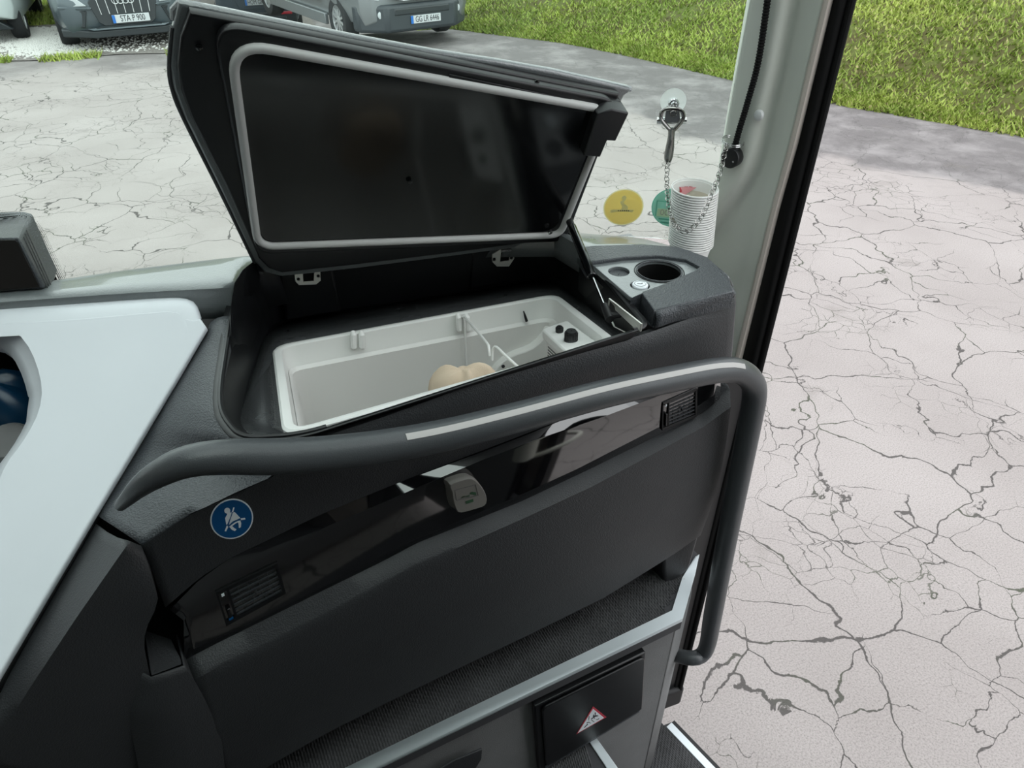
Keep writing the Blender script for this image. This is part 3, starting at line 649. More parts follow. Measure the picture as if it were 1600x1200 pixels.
if sum((a-b).length for a, b in zip(fl2, inr)) < sum((a-b).length for a, b in zip(fl2, inn)): inn = inr
g = MB(); g.loft([fl2, [q+(p-q)*.0+Vector((0, 0, 0)) for p, q in zip(fl2, inn)]], True); g.build('deck_tray', mat('deck_plastic', (.05, .052, .055), .25, coat=.4, grain=.3, gscale=500), db, smooth=30, solid=.003)
for p in [(449, 518), (512, 491), (650, 476), (790, 462)]:
    g = MB(); g.lathe([(.0035, 0), (.0035, .0015), (.002, .002)], Matrix.Translation(DK(p, .001)), 10); g.build('deck_screw', M_blackgl, db)
# hinge pillars in the back wall
for x in (-.0, .33):
    g = MB(); g.hexa([(x, 1.108, 1.75), (x+.085, 1.108, 1.75), (x+.09, 1.120, 1.65), (x-.005, 1.120, 1.65)], (0, .03, 0)); g.build('hinge_pillar', M_black, db, bevel=.004)
# ---------------- console with cup holder
KZ = 1.772
def K(p, z=KZ): q = oz(p, z); return (q.x, q.y)
outl = [(903, 386), (930, 383), (1000, 381), (1060, 385), (1105, 401), (1138, 430), (1147, 455), (1022, 485), (1003, 458), (986, 464), (1086, 422), (1093, 416), (1072, 405), (1030, 399), (975, 402), (918, 410)]
plate('console_top', M_pad, [K(p) for p in outl], [], Matrix.Translation((0, 0, KZ-.015)), .03, db, bevel=.0025)
tro = [(900, 392), (1060, 390), (1110, 410), (1092, 428), (990, 466), (983, 463)]
g = MB(); g.prism([Vector((*K(p), KZ-.028)) for p in [(907, 388), (984, 460), (1001, 456), (1016, 480), (1040, 466), (1000, 420)]], (0, 0, -.05)); g.build('console_side', M_black, db)
hc = oz((1030, 424), KZ-.006); cc_ = oz((967, 424), KZ-.006); bc = oz((1000, 446), KZ-.006); RH, RC, RB = .0345, .0165, .0145
plate('console_tray', M_ledge, [K(p, KZ-.006) for p in tro], [[(hc.x+a, hc.y+b) for a, b in circ(RH, 40)], [(cc_.x+a, cc_.y+b) for a, b in circ(RC, 28)], [(bc.x+a, bc.y+b) for a, b in circ(RB, 28)]], Matrix.Translation((0, 0, KZ-.011)), .010, db, bevel=.001)
g = MB(); g.lathe([(RH+.001, -.012), (RH-.001, -.01), (RH-.004, -.085), (0.001, -.086)], Matrix.Translation((hc.x, hc.y, KZ)), 40, False); ch = g.build('cup_holder', M_dark, db)
g = MB(); g.tube([(hc.x+(RH+.0005)*math.cos(a), hc.y+(RH+.0005)*math.sin(a), KZ-.0055) for a in [i*math.pi/24 for i in range(48)]], .0014, 8, True); g.build('holder_ring', M_pad, ch)
g = MB(); g.tube([(hc.x+(RH+.004)*math.cos(a), hc.y+(RH+.004)*math.sin(a), KZ-.006) for a in [i*math.pi/24 for i in range(48)]], .0011, 8, True); g.build('holder_ring', M_black, ch)
g = MB(); g.lathe([(RC+.001, -.008), (RC-.0005, -.011), (.001, -.0115)], Matrix.Translation((cc_.x, cc_.y, KZ)), 32, False); g.build('coin_recess', M_pad, db)
bt = MB(); bt.lathe([(RB-.0022, -.012), (RB-.0022, -.005), (RB-.0034, -.0035), (.001, -.003)], Matrix.Translation((bc.x, bc.y, KZ)), 32, False)
bt = bt.build('socket_cap', M_stw, db); bt['label'] = 'white round socket cap with plug symbol'
g = MB(); g.lathe([(RB+.001, -.010), (RB-.003, -.013), (.001, -.013)], Matrix.Translation((bc.x, bc.y, KZ)), 32, False); g.build('socket_ring', M_dark, db)
g = MB(); g.tube([(bc.x+.0085*math.cos(a), bc.y+.0085*math.sin(a), KZ-.0028) for a in [i*math.pi/16 for i in range(32) if i % 8]], .0003, 5)
g.hexa([(bc.x-.004, bc.y+.002, KZ-.0029), (bc.x+.003, bc.y-.0016, KZ-.0029), (bc.x+.0025, bc.y-.0026, KZ-.0029), (bc.x-.0045, bc.y+.001, KZ-.0029)], (0, 0, .0004))
g.box((bc.x+.0035, bc.y+.0005, KZ-.0028), (.0016, .0012, .0004)); g.build('plug_symbol', M_tin, bt)
cr = lin([oz((1024, 486), KZ-.002), oz((1080, 474), KZ-.002), oz((1125, 462), KZ-.002), oz((1146, 455), KZ-.003)], 16)
bo = lin([PF((1022, 513), .004), PF((1080, 492), .004), PF((1120, 474), .004), PF((1147, 462), .004)], 16)
cw = lambda r: r+[r[-1]+Vector((.006, .012, 0)), r[-1]+Vector((.008, .05, 0)), r[-1]+Vector((-.0, .10, 0))]
g = MB(); g.loft([cw([q+Vector((0, .012, -.0)) for q in cr]), cw([q+Vector((0, .0, -.0005)) for q in cr]), cw([a.lerp(b, .35)-PN*.004 for a, b in zip(cr, bo)]), cw(bo), cw([q+PN*.02 for q in bo])]); g.build('console_front', M_pad, db, smooth=60, solid=.002)
# ---------------- seat-belt pictogram sticker etc. are things of their own (below); vents:
def quadmap(cs):
    def f(a, b, d=0.):
        q = (cs[0]*(1-a)+cs[1]*a)*(1-b)+(cs[3]*(1-a)+cs[2]*a)*b; return q-PN*d
    return f
def qb(m, f, a0, a1, b0, b1, d0, d1): m.hexa([f(a0, b0, d0), f(a1, b0, d0), f(a1, b1, d0), f(a0, b1, d0)], -PN*(d1-d0))
def vent(cs, nsl, wheel_px, knob):
    f = quadmap(cs); m = MB()
    for a0, a1, b0, b1 in ((0, 1, 0, .08), (0, 1, .9, 1), (0, .03, .08, .9), (.95, 1, .08, .9), (.16, .2, .08, .9)): qb(m, f, a0, a1, b0, b1, -.006, .003)
    v = m.build('air_vent', M_black, db, bevel=.0012)
    m = MB(); qb(m, f, .02, .98, .04, .96, -.0062, -.005); m.build('vent_duct', M_dark, v)
    for i in range(nsl):
        b = .13+.74*i/(nsl-1); m = MB(); qb(m, f, .19, .955, b-.018, b+.018, -.003, .0016); m.build('slat', M_pad, v)
    for i in range(4):
        a = .33+.16*i; m = MB(); qb(m, f, a-.006, a+.006, .1, .88, -.0035, .0004); m.build('fin', M_pad2, v)
    m = MB(); qb(m, f, .55, .59, .48, .56, -.003, .004); m.build('slat_knob', M_pad2, v, bevel=.0006)
    m = MB(); qb(m, f, .065, .135, .55 if knob else .42, .86, -.003, .005); m.build('thumb_wheel', M_blackgl, v, bevel=.0015)
    m = MB(); qb(m, f, .07, .115, .11, .17, .002, .0034); m.build('vent_mark', M_stw, v)
    if knob: m = MB(); qb(m, f, .07, .135, .80, .85, .002, .0056); m.build('vent_mark', M_blue, v)
    return v
v1 = vent([PF((336, 924), .0025), PF((433, 878), .0025), PF((446, 925), .004), PF((353, 976), .005)], 6, None, True)
v2 = vent([PF((1034, 628), .001), PF((1087, 604), .001), PF((1087, 650), .004), PF((1033, 672), .004)], 7, None, False)
# ---------------- lid (hinged at the back of the recess, swung up)
la = math.radians(22); LN = Vector((0, math.cos(la), math.sin(la))); LD = LN.dot(Vector((0, 1.09, 1.744)))
def LP(p, off=0.): return opl(p, LN, LD+off)
LM = frame(LP((600, 240)), (1, 0, 0), (0, -math.sin(la), math.cos(la)))
def LL(p, off=0.): return loc2(LM, LP(p, off))
def lplate(name, m, pts, holes, off, depth, par, bevel=0): return plate(name, m, [LL(p, off-depth/2) for p in pts], [[LL(p, off) for p in h] for h in holes], LM@Matrix.Translation((0, 0, 0))@Matrix.Translation(LM.to_3x3().inverted()@(LN*off)), depth, par, bevel)
skin = [(279, 4), (352, 18), (425, 33), (560, 60), (680, 82), (780, 97), (867, 112), (940, 128), (984, 138), (986, 143), (976, 150), (968, 166), (940, 226), (912, 300), (890, 368), (872, 379), (700, 402), (560, 420), (440, 433), (414, 427), (398, 410), (345, 300), (288, 186), (270, 140), (264, 104), (268, 50)]
lid = lplate('lid', M_ledge, skin, [], .007, .012, db, .004)
lid['label'] = 'open hinged lid, black inside with a grey rubber seal'
fr_ = [(297, 20), (425, 44), (560, 71), (700, 96), (860, 127), (968, 148), (962, 166), (936, 226), (908, 300), (886, 366), (868, 374), (700, 397), (560, 414), (440, 427), (420, 420), (404, 404), (352, 290), (297, 182), (282, 140), (278, 104), (282, 60)]
lplate('lid_frame', M_black, fr_, [], -.006, .014, lid, .003)
inn_ = roundpoly([(330, 36, 0), (968, 158, 0), (884, 378, 0), (400, 398, 0)], [55, 26, 20, 26], 8)
lplate('lid_inner_panel', M_black, [(p.x, p.y) for p in inn_], [], -.019, .014, lid, .003)
sh = roundpoly([(365, 74, 0), (943, 176, 0), (868, 361, 0), (409, 378, 0)], [40, 28, 22, 22], 8)
lplate('lid_gloss_sheet', M_blackgl, [(p.x, p.y) for p in sh], [], -.027, .003, lid, .0)
se = roundpoly([LP(p, -.027) for p in [(359, 65), (953, 172), (875, 366), (403, 384)]], [.043, .032, .022, .026], 9)
g = MB(); rows = []
for i, q in enumerate(se):
    t = (se[(i+1) % len(se)]-se[i-1]).normalized(); w = t.cross(LN).normalized(); w_ = .0055
    rows.append([q+w*w_*a-LN*b for a, b in ((1, -.001), (1, .003), (.6, .0062), (0, .007), (-.6, .0062), (-1, .003), (-1, -.001))])
rows.append(rows[0]); g.loft(rows); sl_ = g.build('lid_seal', M_seal, lid, smooth=50); sl_['label'] = 'grey rubber seal running round the lid'
g = MB(); g.tube(cat([LP(p, .009) for p in [(272, 30), (279, 5), (352, 19), (425, 34), (560, 61), (680, 82), (780, 97), (867, 112), (940, 128), (985, 139)]], 60), .0042, 8); g.build('lid_rim', M_lidrim, lid)  # top edge bead, its bright glint painted in by the paler colour
g = MB(); g.tube(cat([LP(p, .004) for p in [(270, 42), (265, 104), (270, 140), (288, 186), (345, 300), (398, 410)]], 40), .003, 8); g.build('lid_rim', M_pad2, lid)
for a, b, o in (((560, 80), (968, 155), -.014), ((700, 112), (958, 166), -.022)):
    g = MB(); g.hexa([LP(a, o), LP(b, o), LP((b[0]-4, b[1]+9), o), LP((a[0], a[1]+7), o)], -LN*.006); g.build('lid_rib', M_black, lid, bevel=.001)
g = MB(); g.prism([LP(p, -.045) for p in [(934, 178), (956, 171), (983, 177), (962, 221), (949, 220), (938, 246), (912, 244)]], LN*.05); g.build('latch_block', M_black, lid, bevel=.002)
for p in [(311, 73), (515, 72), (838, 128), (640, 284)]: g = MB(); g.lathe([(.004, 0), (.004, .002), (.002, .003)], frame(LP(p, -.031 if p[0] == 640 else -.016), (1, 0, 0), (0, -math.sin(la), math.cos(la))), 10); g.build('lid_screw', M_blackgl, lid)
g = MB(); g.lathe([(.004, .0), (.004, .003), (.002, .004)], frame(LP((859, 362), -.035), (1, 0, 0), (0, -math.sin(la), math.cos(la))), 12); g.build('seal_stud', M_steel, lid)
# hinge leaves
HY = 1.100
HM = Matrix(((1, 0, 0, 0), (0, 0, -1, HY), (0, 1, 0, 0), (0, 0, 0, 1)))
def hq(p): q = oy(p, HY); return (q.x, q.z)
for pts, hol, kn in (([(459, 421), (500, 417), (501, 438), (494, 444), (467, 445), (461, 439)], [((464, 423), 2.2), ((496, 420), 2), ((466, 436), 2.6), ((497, 431), 2.6)], [(473, 425), (491, 424), (490, 439), (474, 440)]),
                     ([(769, 397), (780, 390), (781, 387), (804, 384), (803, 404), (795, 416), (776, 416), (769, 409)], [((772, 405), 2.8), ((799, 403), 2.6), ((799, 391), 2)], [(783, 392), (798, 390), (795, 407), (781, 409)])):
    hs = [[hq((c[0]+r*math.cos(a), c[1]+r*math.sin(a))) for a in [i*math.pi/7 for i in range(14)]] for c, r in hol]+[[hq(p) for p in kn]]
    h = plate('hinge', M_zinc, [hq(p) for p in pts], hs, HM, .003, db, .0006); h['label'] = 'zinc hinge leaf with screw holes'
    a, b = oy(kn[0], HY-.004), oy(kn[1], HY-.004); g = MB(); g.tube([a, b], .003, 10); g.build('hinge_knuckle', M_steel, h)
    g = MB(); g.hexa([oy(p, HY+.003) for p in kn], (0, .002, 0)); g.build('hinge_spring', M_dark, h)
# gas strut
SN = Vector((.996, -.084, 0)); SD = .996*.468-.084*.742
def SP(p, off=0.): return opl(p, SN, SD+off)
pm = frame(SP((975, 492), -.02), (-.084, -.996, 0), (0, 0, 1))
pp = [SP(p, -.02) for p in [(952, 466), (1003, 506), (1001, 518), (982, 522), (960, 511), (949, 487)]]
slot = [SP(p, -.02) for p in [(962, 479), (966, 477), (993, 503), (996, 510), (992, 511), (963, 484)]]
pl_ = plate('strut_plate', M_zinc, [loc2(pm, q) for q in pp], [[loc2(pm, q) for q in slot]], pm, .003, db, .0006); pl_['label'] = 'zinc plate with long slot'
s1 = LP((890, 346), -.034); s2 = SP((951, 494), -.034); dd = (s2-s1); mid = s1+dd*.62
g = MB(); g.tube([s1+dd*.06, s1+dd*.07, mid-dd*.01, mid], [.006, .0075, .0075, .006], 16); st = g.build('gas_strut', M_blackgl, db); st['label'] = 'black gas strut holding the lid open'
g = MB(); g.tube([mid, s2-dd*.06], .0022, 10); g.build('strut_rod', M_steel, st)
g = MB(); g.tube([s2-dd*.10, s2+dd*.03], [.0055, .0065], 12); g.tube([s2, s2+SN*.018], .005, 10); g.build('strut_end', M_rubber, st)
g = MB(); g.tube([s1-dd*.03, s1+dd*.07], [.0065, .006], 12); g.tube([s1, s1+LN*.03], .005, 10); g.build('strut_end', M_rubber, st)
# ================================================================ COOL BOX
cb = thing('cool_box', 'white built-in cool box set into the dashboard recess, open', 'cool box', (.2, .85, 1.43))
L = [cring(.0, .000), cring(.0, .0055), cring(.003, .0085), cring(.010, .0085), cring(.0135, .006), cring(.016, -.030), cring(.018, -.034)]
g = MB(); g.loft(L, True); g.build('rim', M_cool, cb, smooth=40)
L = [cring(.017, -.030), cring(.022, -.036), cring(.024, -.15), cring(.030, -.26), cring(.05, -.285)]
g = MB(); g.loft(L, True); g.f.append(tuple(range(len(g.v)-len(L[0]), len(g.v)))[::-1]); g.build('liner', M_liner, cb, smooth=40)
def wall_back(p, off=0.):       # inner back wall of the rim
    return oy(p, .993-off)
for cx_, cy_ in ((558, 530), (722, 503)):
    for s in (-1, 1):
        a = wall_back((cx_+s*6.5, cy_-10)); b = wall_back((cx_+s*6.5+1, cy_+12)); g = MB()
        g.tube([a+Vector((0, .002, .002)), a+Vector((0, -.003, -.002)), b+Vector((0, -.005, .003)), b+Vector((0, -.003, -.001))], [.003, .0052, .0052, .003], 10); g.build('divider_clip', M_cool, cb)
a = wall_back((818, 486)); b = wall_back((823, 502), .004); g = MB(); g.tube([a, a.lerp(b, .5), b], [.001, .0022, .0026], 8); g.build('cable_tie', M_rubber, cb)
# evaporator cover on the back wall
ev = cat([oy(p, .975) for p in [(760, 640), (768, 590), (778, 572), (800, 556), (830, 545), (848, 530), (860, 512), (885, 520), (890, 560), (860, 640)]], 40, True)
g = MB(); g.prism(ev, (0, .03, 0)); e_ = g.build('evaporator_cover', M_liner, cb, bevel=.003)
g = MB(); g.lathe([(.003, 0), (.003, .002), (.001, .002)], frame(oy((786, 572), .9745), (1, 0, 0), (0, 0, 1)), 10); g.build('cover_screw', M_ink, e_)
# thermostat box on the right wall
def tb(p, off=0.): return DK(p, -.006+off)
tq = [tb(p) for p in [(846, 514), (886, 500), (945, 543), (898, 562)]]
g = MB(); g.prism(roundpoly(tq, .009, 4), (0, 0, -.016)); t_ = g.build('thermostat_box', M_cool, cb, bevel=.003)
q2 = [tq[0]+Vector((.006, -.006, -.016)), tq[1]+Vector((.0, -.006, -.016)), tq[2]+Vector((0, 0, -.016)), tq[3]+Vector((.006, 0, -.016))]
g = MB(); g.prism(q2, (0, 0, -.055)); g.build('thermostat_body', M_cool, cb, bevel=.004)
def knob(p, r, h):
    c_ = tb(p, .001); g = MB(); g.lathe([(r*1.12, 0), (r*1.12, h*.12), (r, h*.2), (r*.95, h*.85), (r*.8, h), (.001, h)], Matrix.Translation(c_), 28, False)
    for k in range(16): a = k*math.pi/8; g.box(c_+Vector((math.cos(a)*r, math.sin(a)*r, h*.5)), (.0012, .0012, h*.6))
    return g.build('thermostat_knob', M_black, t_)
knob((892, 531), .0095, .016); knob((874, 518), .0055, .009)
nu = frame(tb((900, 545), .0012), tq[3]-tq[0], -(tq[1]-tq[0]).cross(tq[3]-tq[0]).cross(tq[3]-tq[0]))
ux = (tq[3]-tq[0]).normalized()
tn = frame(tb((901, 546), .0006), ux, Vector((ux.y, -ux.x, 0))*-1)
if tn.to_3x3().col[2].z < 0: tn = frame(tb((901, 546), .0006), ux, Vector((ux.y, -ux.x, 0)))
text('box_lettering', 'TM', M_tin, tn, .012, .0003, t_)
for i in range(7):
    a = q2[0].lerp(q2[3], .08)+Vector((0, 0, -.010-.0055*i)); b = q2[0].lerp(q2[3], .62)+Vector((0, 0, -.010-.0055*i)); w = (b-a).normalized().cross(Vector((0, 0, 1)))
    sgn = -1 if w.dot(C0-a) < 0 else 1
    g = MB(); g.hexa([a, b, b+Vector((0, 0, -.0022)), a+Vector((0, 0, -.0022))], w*.0006*sgn); g.build('label_line', M_tin, t_)
# ================================================================ things inside the box
XW = oy((724, 497), .985).x
wd = thing('wire_divider', 'white coated wire bottle divider hooked over the cool box rim', 'wire divider', (XW, .9, 1.6))
def wx(p, X=XW): return ox(p, X)
g = MB(); r0 = wall_back((724, 496), .004); g.tube(cat([r0+Vector((0, .006, -.004)), r0+Vector((0, -.003, .003)), r0+Vector((0, -.006, -.01)), r0+Vector((0, -.006, -.12))], 14), .0018, 8); g.build('upright_wire', M_cool, wd)
pa = [r0+Vector((.001, -.002, .003)), ot((745, 517), 1.11), ot((762, 538), 1.06), ot((764, 546), 1.055), ot((765, 556), 1.056)]
g = MB(); g.tube(cat(pa, 30), .0021, 8); g.build('hook_wire', M_cool, wd)
pa = [ot((769, 563), 1.05), ot((770, 547), 1.045), ot((775, 542), 1.04), ot((790, 556), 1.02), ot((812, 576), 1.00), ot((835, 600), .97)]
g = MB(); g.tube(cat(pa, 30), .0021, 8); g.build('hook_wire', M_cool, wd)
# beige cloth, crumpled up
cc0 = ot((722, 600), .985)
rows = []; NA = 44
prof = [(.004, .045), (.016, .047), (.03, .038), (.040, .018), (.044, -.01), (.047, -.05), (.05, -.10)]
for k, (r, z) in enumerate(prof):
    row = []
    for i in range(NA):
        a = 2*math.pi*i/NA; wv = .22*math.sin(2*a+.6+k*.25)+.13*math.sin(3*a-1.1+k*.6)+.08*math.sin(7*a+2.2*k)+.05*math.sin(11*a+1.3*k)
        rr = r*(1+wv*min(1, .35+k*.25)); dzv = .013*math.sin(2*a+2.2)*min(k, 3)/3+.005*math.sin(5*a+.9*k)*min(k, 2)/2
        row.append(cc0+Vector((rr*math.cos(a), rr*math.sin(a)*.75, z-.02+dzv)))
    rows.append(row)
g = MB(); g.loft(rows, True); g.f.append(tuple(range(NA)))
cl = g.build('cloth', M_cloth, None, smooth=80, sub=1); tag(cl, 'crumpled beige cloth lying in the cool box', 'cloth')
for i, p in enumerate(((633, 637), (645, 631))):
    q = ot(p, .93); g = MB(); r = .0042
    b = thing('small_bottle', ['left one of two white bottle caps just above the dashboard lip', 'right one of two white bottle caps just above the dashboard lip'][i], 'bottle', q-Vector((0, 0, .10)), 'white capped bottles in the cool box')
    g.lathe([(.001, -.10), (.012, -.10), (.0125, -.04), (.0035, -.012), (.0035, -.004)], Matrix.Translation(q), 20); g.build('bottle_body', M_liner, b)
    g = MB(); g.lathe([(r*.95, -.008), (r, -.004), (r*.9, .0015), (r*.5, .003), (.0005, .0032)], Matrix.Translation(q), 20, False); g.build('cap', M_cool, b)
# ================================================================ GRAB RAIL
gr_ = thing('grab_rail', 'black rubber-coated grab rail with pale inlay running across the dashboard', 'grab rail', (.3, .66, 1.3))
def QF(p, off=-.05): return PF(p, off)
raw = [(PF((188, 790), .006), .006), (PF((200, 778), -.004), .0145), (PF((218, 761), -.014), .019), (PF((245, 742), -.026), .0195), (PF((290, 722), -.038), .0195), (PF((350, 714), -.044), .0195), (PF((450, 713), -.047), .0195), (QF((560, 703)), .0195), (QF((680, 683)), .0195), (QF((800, 654)), .0195), (QF((950, 614)), .0195), (QF((1060, 590)), .0195), (QF((1120, 579)), .0195), (QF((1152, 579)), .0195), (QF((1172, 592)), .0195), (QF((1179, 614)), .0195), (QF((1170, 670)), .0195), (QF((1138, 830)), .0195), (QF((1114, 960)), .0195), (QF((1106, 1005)), .0195), (QF((1096, 1024)), .0185), (QF((1076, 1028), -.04), .0165), (QF((1040, 1019), .02), .0165)]
ctr = cat([p for p, r in raw], 150); rad_ = [p for p in cat([(r, i, 0) for i, (p, r) in enumerate(raw)], 150)]
g = MB(); g.tube(ctr, [q.x for q in rad_], 20); g.build('rail_tube', M_rail, gr_, smooth=60)
ins = [q for q in ctr if 615 <= 800+FPX*((q-C0).dot(_rt)/(q-C0).dot(_ax)) <= 1152 and q.z > 1.5 and q.x < .66]
rows = []
for i, q in enumerate(ins):
    t = (ins[min(i+1, len(ins)-1)]-ins[max(i-1, 0)]).normalized(); v = (C0-q).normalized(); v = (v-t*v.dot(t)).normalized(); n = t.cross(v)
    if n.z < 0: n = -n
    o = (v*.95+n*.32).normalized(); w = o.cross(t).normalized()
    if w.z < 0: w = -w
    c_ = q+o*.0186; rows.append([c_+w*.0042-o*.001, c_+w*.0040+o*.0012, c_+o*.0016, c_-w*.0040+o*.0012, c_-w*.0042-o*.001])
g = MB(); g.loft(rows, False); g.f += [tuple(range(5)), tuple(len(g.v)-5+i for i in range(5))[::-1]]; ii = g.build('rail_inlay', M_strip, gr_, smooth=60); ii['label'] = 'pale grey inlay strip along the rail'
# ================================================================ COWL (silver-white panel at the left)
cw_ = thing('cowl_panel', 'silver-white instrument cowl panel with rounded opening at the left', 'panel', (-.35, .8, 1.5))
wx_ = Vector((1, 0, 0))-WN*WN.x
wm = frame(WP((200, 650)), wx_, WN.cross(wx_))
if wm.to_3x3().col[2].dot(WN) < 0: wm = frame(WP((200, 650)), wx_, -WN.cross(wx_))
def WL(p, off=0.): return loc2(wm, WP(p, off))
cout = [(-330, 500), (-150, 488), (0, 482), (130, 474), (240, 467), (278, 466), (298, 470), (308, 480), (314, 498), (324, 514), (280, 590), (150, 806), (0, 1060), (-60, 1170), (-330, 1170)]
hole = [(-260, 520), (-60, 512), (0, 512), (25, 518), (45, 534), (62, 566), (72, 604), (71, 630), (64, 655), (45, 690), (20, 724), (-40, 800), (-260, 820)]
hole_c = cat([Vector((p[0], p[1], 0)) for p in hole], 60, True)
def cin(p, d): v = Vector((170-p[0], 640-p[1])).normalized() if p[0] > 200 else Vector((0, 1)); return (p[0]+v.x*d, p[1]+v.y*d)
coutb = [cin(p, 26) for p in cout[:8]]+[(304, 503), (315, 501), (324, 514)]+cout[10:]
plate('cowl_face', M_white, [WL(p) for p in coutb], [[WL((q.x, q.y)) for q in hole_c]], wm, .010, cw_, .003)
ho = [WP((q.x, q.y), .003) for q in hole_c]; hin = [WP((q.x-27+(4 if q.y > 640 else 0), q.y+(22 if q.y < 600 else 4)), -.028) for q in hole_c]
g = MB(); g.loft([ho, [a.lerp(b, .1)-WN*.002 for a, b in zip(ho, hin)], [a.lerp(b, .6) for a, b in zip(ho, hin)], hin, [q-WN*.02 for q in hin]], True); g.build('opening_bezel', M_white, cw_, smooth=60)
tp = [p for p in cout[:9]]
g = MB(); br = lambda d, o: cat([WP(cin(p, d), o) for p in tp], 50)
a = br(-1, -.008); g.loft([br(44, .0045), br(30, .0052), br(16, .004), br(6, .0005), br(1, -.004), a, [q+Vector((0, .006, -.05)) for q in a]]); g.build('cowl_brow', M_white, cw_, smooth=80)
g = MB(); a = [WP(p, -.006) for p in cout[9:14]]; g.loft([a, [q-WN*.012+Vector((.002, .001, 0)) for q in a]]); g.build('cowl_flank', M_black, cw_, solid=.003)
pk = [WP(p, -.03) for p in [(-280, 505), (110, 505), (110, 830), (-280, 830)]]; pk2 = [q+Vector((0, .05, -.22)) for q in pk]
g = MB(); g.loft([pk, pk2], True); g.f.append((4, 5, 6, 7)); g.build('pocket', M_dark, cw_, solid=.003)
bq = WP((0, 640), -.11)
rows = []
for k, (r, z) in enumerate([(.005, .05), (.03, .048), (.06, .03), (.075, 0), (.07, -.05)]):
    rows.append([bq+Vector((r*(1+.15*math.sin(4*a+k)+.08*math.sin(7*a))*math.cos(a)*1.0-.01, r*(1+.2*math.sin(3*a+k))*math.sin(a)*.8+.01, z+.008*math.sin(5*a))) for a in [i*math.pi/14 for i in range(28)]])
g = MB(); g.loft(rows, True); g.f.append(tuple(range(28))); b = g.build('plastic_bag', M_bluebag, smooth=80); tag(b, 'blue plastic bag stuffed into the dark pocket behind the cowl opening', 'bag')
g = MB(); q = WP((10, 690), -.055); g.lathe([(.03, -.02), (.031, -.002), (.026, .003), (.022, .001), (.001, .002)], Matrix.Translation(q)@Matrix.Rotation(.35, 4, 'X'), 28); b = g.build('tin', M_tin, smooth=40); tag(b, 'grey round tin in the pocket below the blue bag', 'tin')
# ================================================================ KNEE PANEL (left, below cowl)
kp = thing('side_panel', 'dark grained side panel with folded edge below the white cowl', 'panel', (-.3, .6, 1.2))
r0 = lin([WP((149, 817), -.016), WP((75, 940), -.016), WP((0, 1066), -.016), WP((-70, 1185), -.016)], 24)
r1 = lin([PF((203, 846), -.016), PF((120, 965), -.032), PF((40, 1085), -.045), PF((-30, 1200), -.055)], 24)
r2 = lin([PF((219, 852), -.006), PF((236, 900), -.014), PF((247, 941), -.016), PF((225, 985), -.016), PF((224, 1020), -.016), PF((234, 1060), -.016), PF((244, 1130), -.016), PF((246, 1235), -.016)], 24)
rows = [[q+Vector((0, .02, -.02))*min(1, i/4) for i, q in enumerate(r0)], r0]+[[a.lerp(b, t)-PN*.006*math.sin(t*3.14) for a, b in zip(r0, r1)] for t in (.33, .66)]+[r1]+[[a.lerp(b, t) for a, b in zip(r1, r2)] for t in (.08, .5, .96)]+[r2, [q+PN*.045*min(1, i/6) for i, q in enumerate(r2)]]
g = MB(); g.loft(rows); g.build('panel_skin', M_pad2, kp, smooth=40, solid=.002)
a = lin([PF((236, 1056), -.004), PF((260, 1048), -.006), PF((287, 1038), -.010)], 10)
k0 = lin([PF((204, 1040), -.012), PF((200, 1110), -.022), PF((225, 1235), -.03)], 20); k1 = lin([PF((236, 1058), -.022), PF((240, 1120), -.034), PF((262, 1240), -.04)], 20); k2 = lin([PF((287, 1040), -.016), PF((312, 1080), -.018), PF((332, 1120), -.018), PF((346, 1160), -.018), PF((354, 1240), -.018)], 20)
g = MB(); g.loft([[q+PN*.02 for q in k0], k0, k1]+[[p.lerp(q, t) for p, q in zip(k1, k2)] for t in (.5, .97)]+[k2, [q+PN*.05 for q in k2]]); g.build('panel_heel', M_pad2, kp, smooth=40, solid=.002)
g = MB(); g.hexa([PF((236, 1057), -.016), PF((285, 1038), -.014), PF((268, 1005), .03), PF((226, 990), .03)], PN*.01); g.build('panel_ledge', M_pad2, kp, bevel=.002)
g = MB(); g.hexa([PF((200, 880), .035), PF((300, 940), .035), PF((300, 1060), .035), PF((200, 1060), .035)], PN*.03); g.build('panel_backing', M_dark, kp)
g = MB(); g.hexa([(-1.2, .50, 1.03), (-.20, .68, 1.03), (-.20, .68, 1.50), (-1.2, .50, 1.42)], (0, .5, 0)); g.build('lower_body', M_black, kp)
# ================================================================ black sensor box behind the windscreen, with dotted frit
sb = thing('sensor_housing', 'black box housing standing on the ledge against the windscreen at the left', 'sensor housing', oz((30, 440), 1.74))
f0 = [ot((-150, 352), 1.10), ot((28, 348), 1.10), ot((43, 352), 1.10), ot((84, 446), 1.065), ot((-150, 470), 1.06)]
g = MB()
A_ = [ot((-150, 373), 1.0), ot((27, 372), 1.0), ot((33, 376), 1.005), ot((70, 452), 1.03), ot((-150, 474), 1.03)]
g.loft([[q+Vector((0, .05, 0)) for q in f0], f0, [p.lerp(q, .15) for p, q in zip(f0, A_)], A_], True, True); g.build('housing', M_pad, sb, bevel=.004)
g = MB(); fc = sum(A_, Vector())/5; g.prism([fc+(q-fc)*.93+(C0-q).normalized()*.002 for q in A_], (C0-fc).normalized()*.003); g.build('housing_front', M_blackgl, sb, bevel=.001)
for i in range(3):
    u = .35+.22*i; g = MB(); g.tube([f0[2].lerp(A_[2], u)+Vector((.0012, 0, 0)), f0[3].lerp(A_[3], u)+Vector((.0012, 0, 0))], .0008, 6); g.build('housing_rib', M_pad2, sb)
fo = [(-160, 338), (0, 343), (30, 345), (46, 352), (58, 370), (94, 448), (60, 470), (-160, 480)]
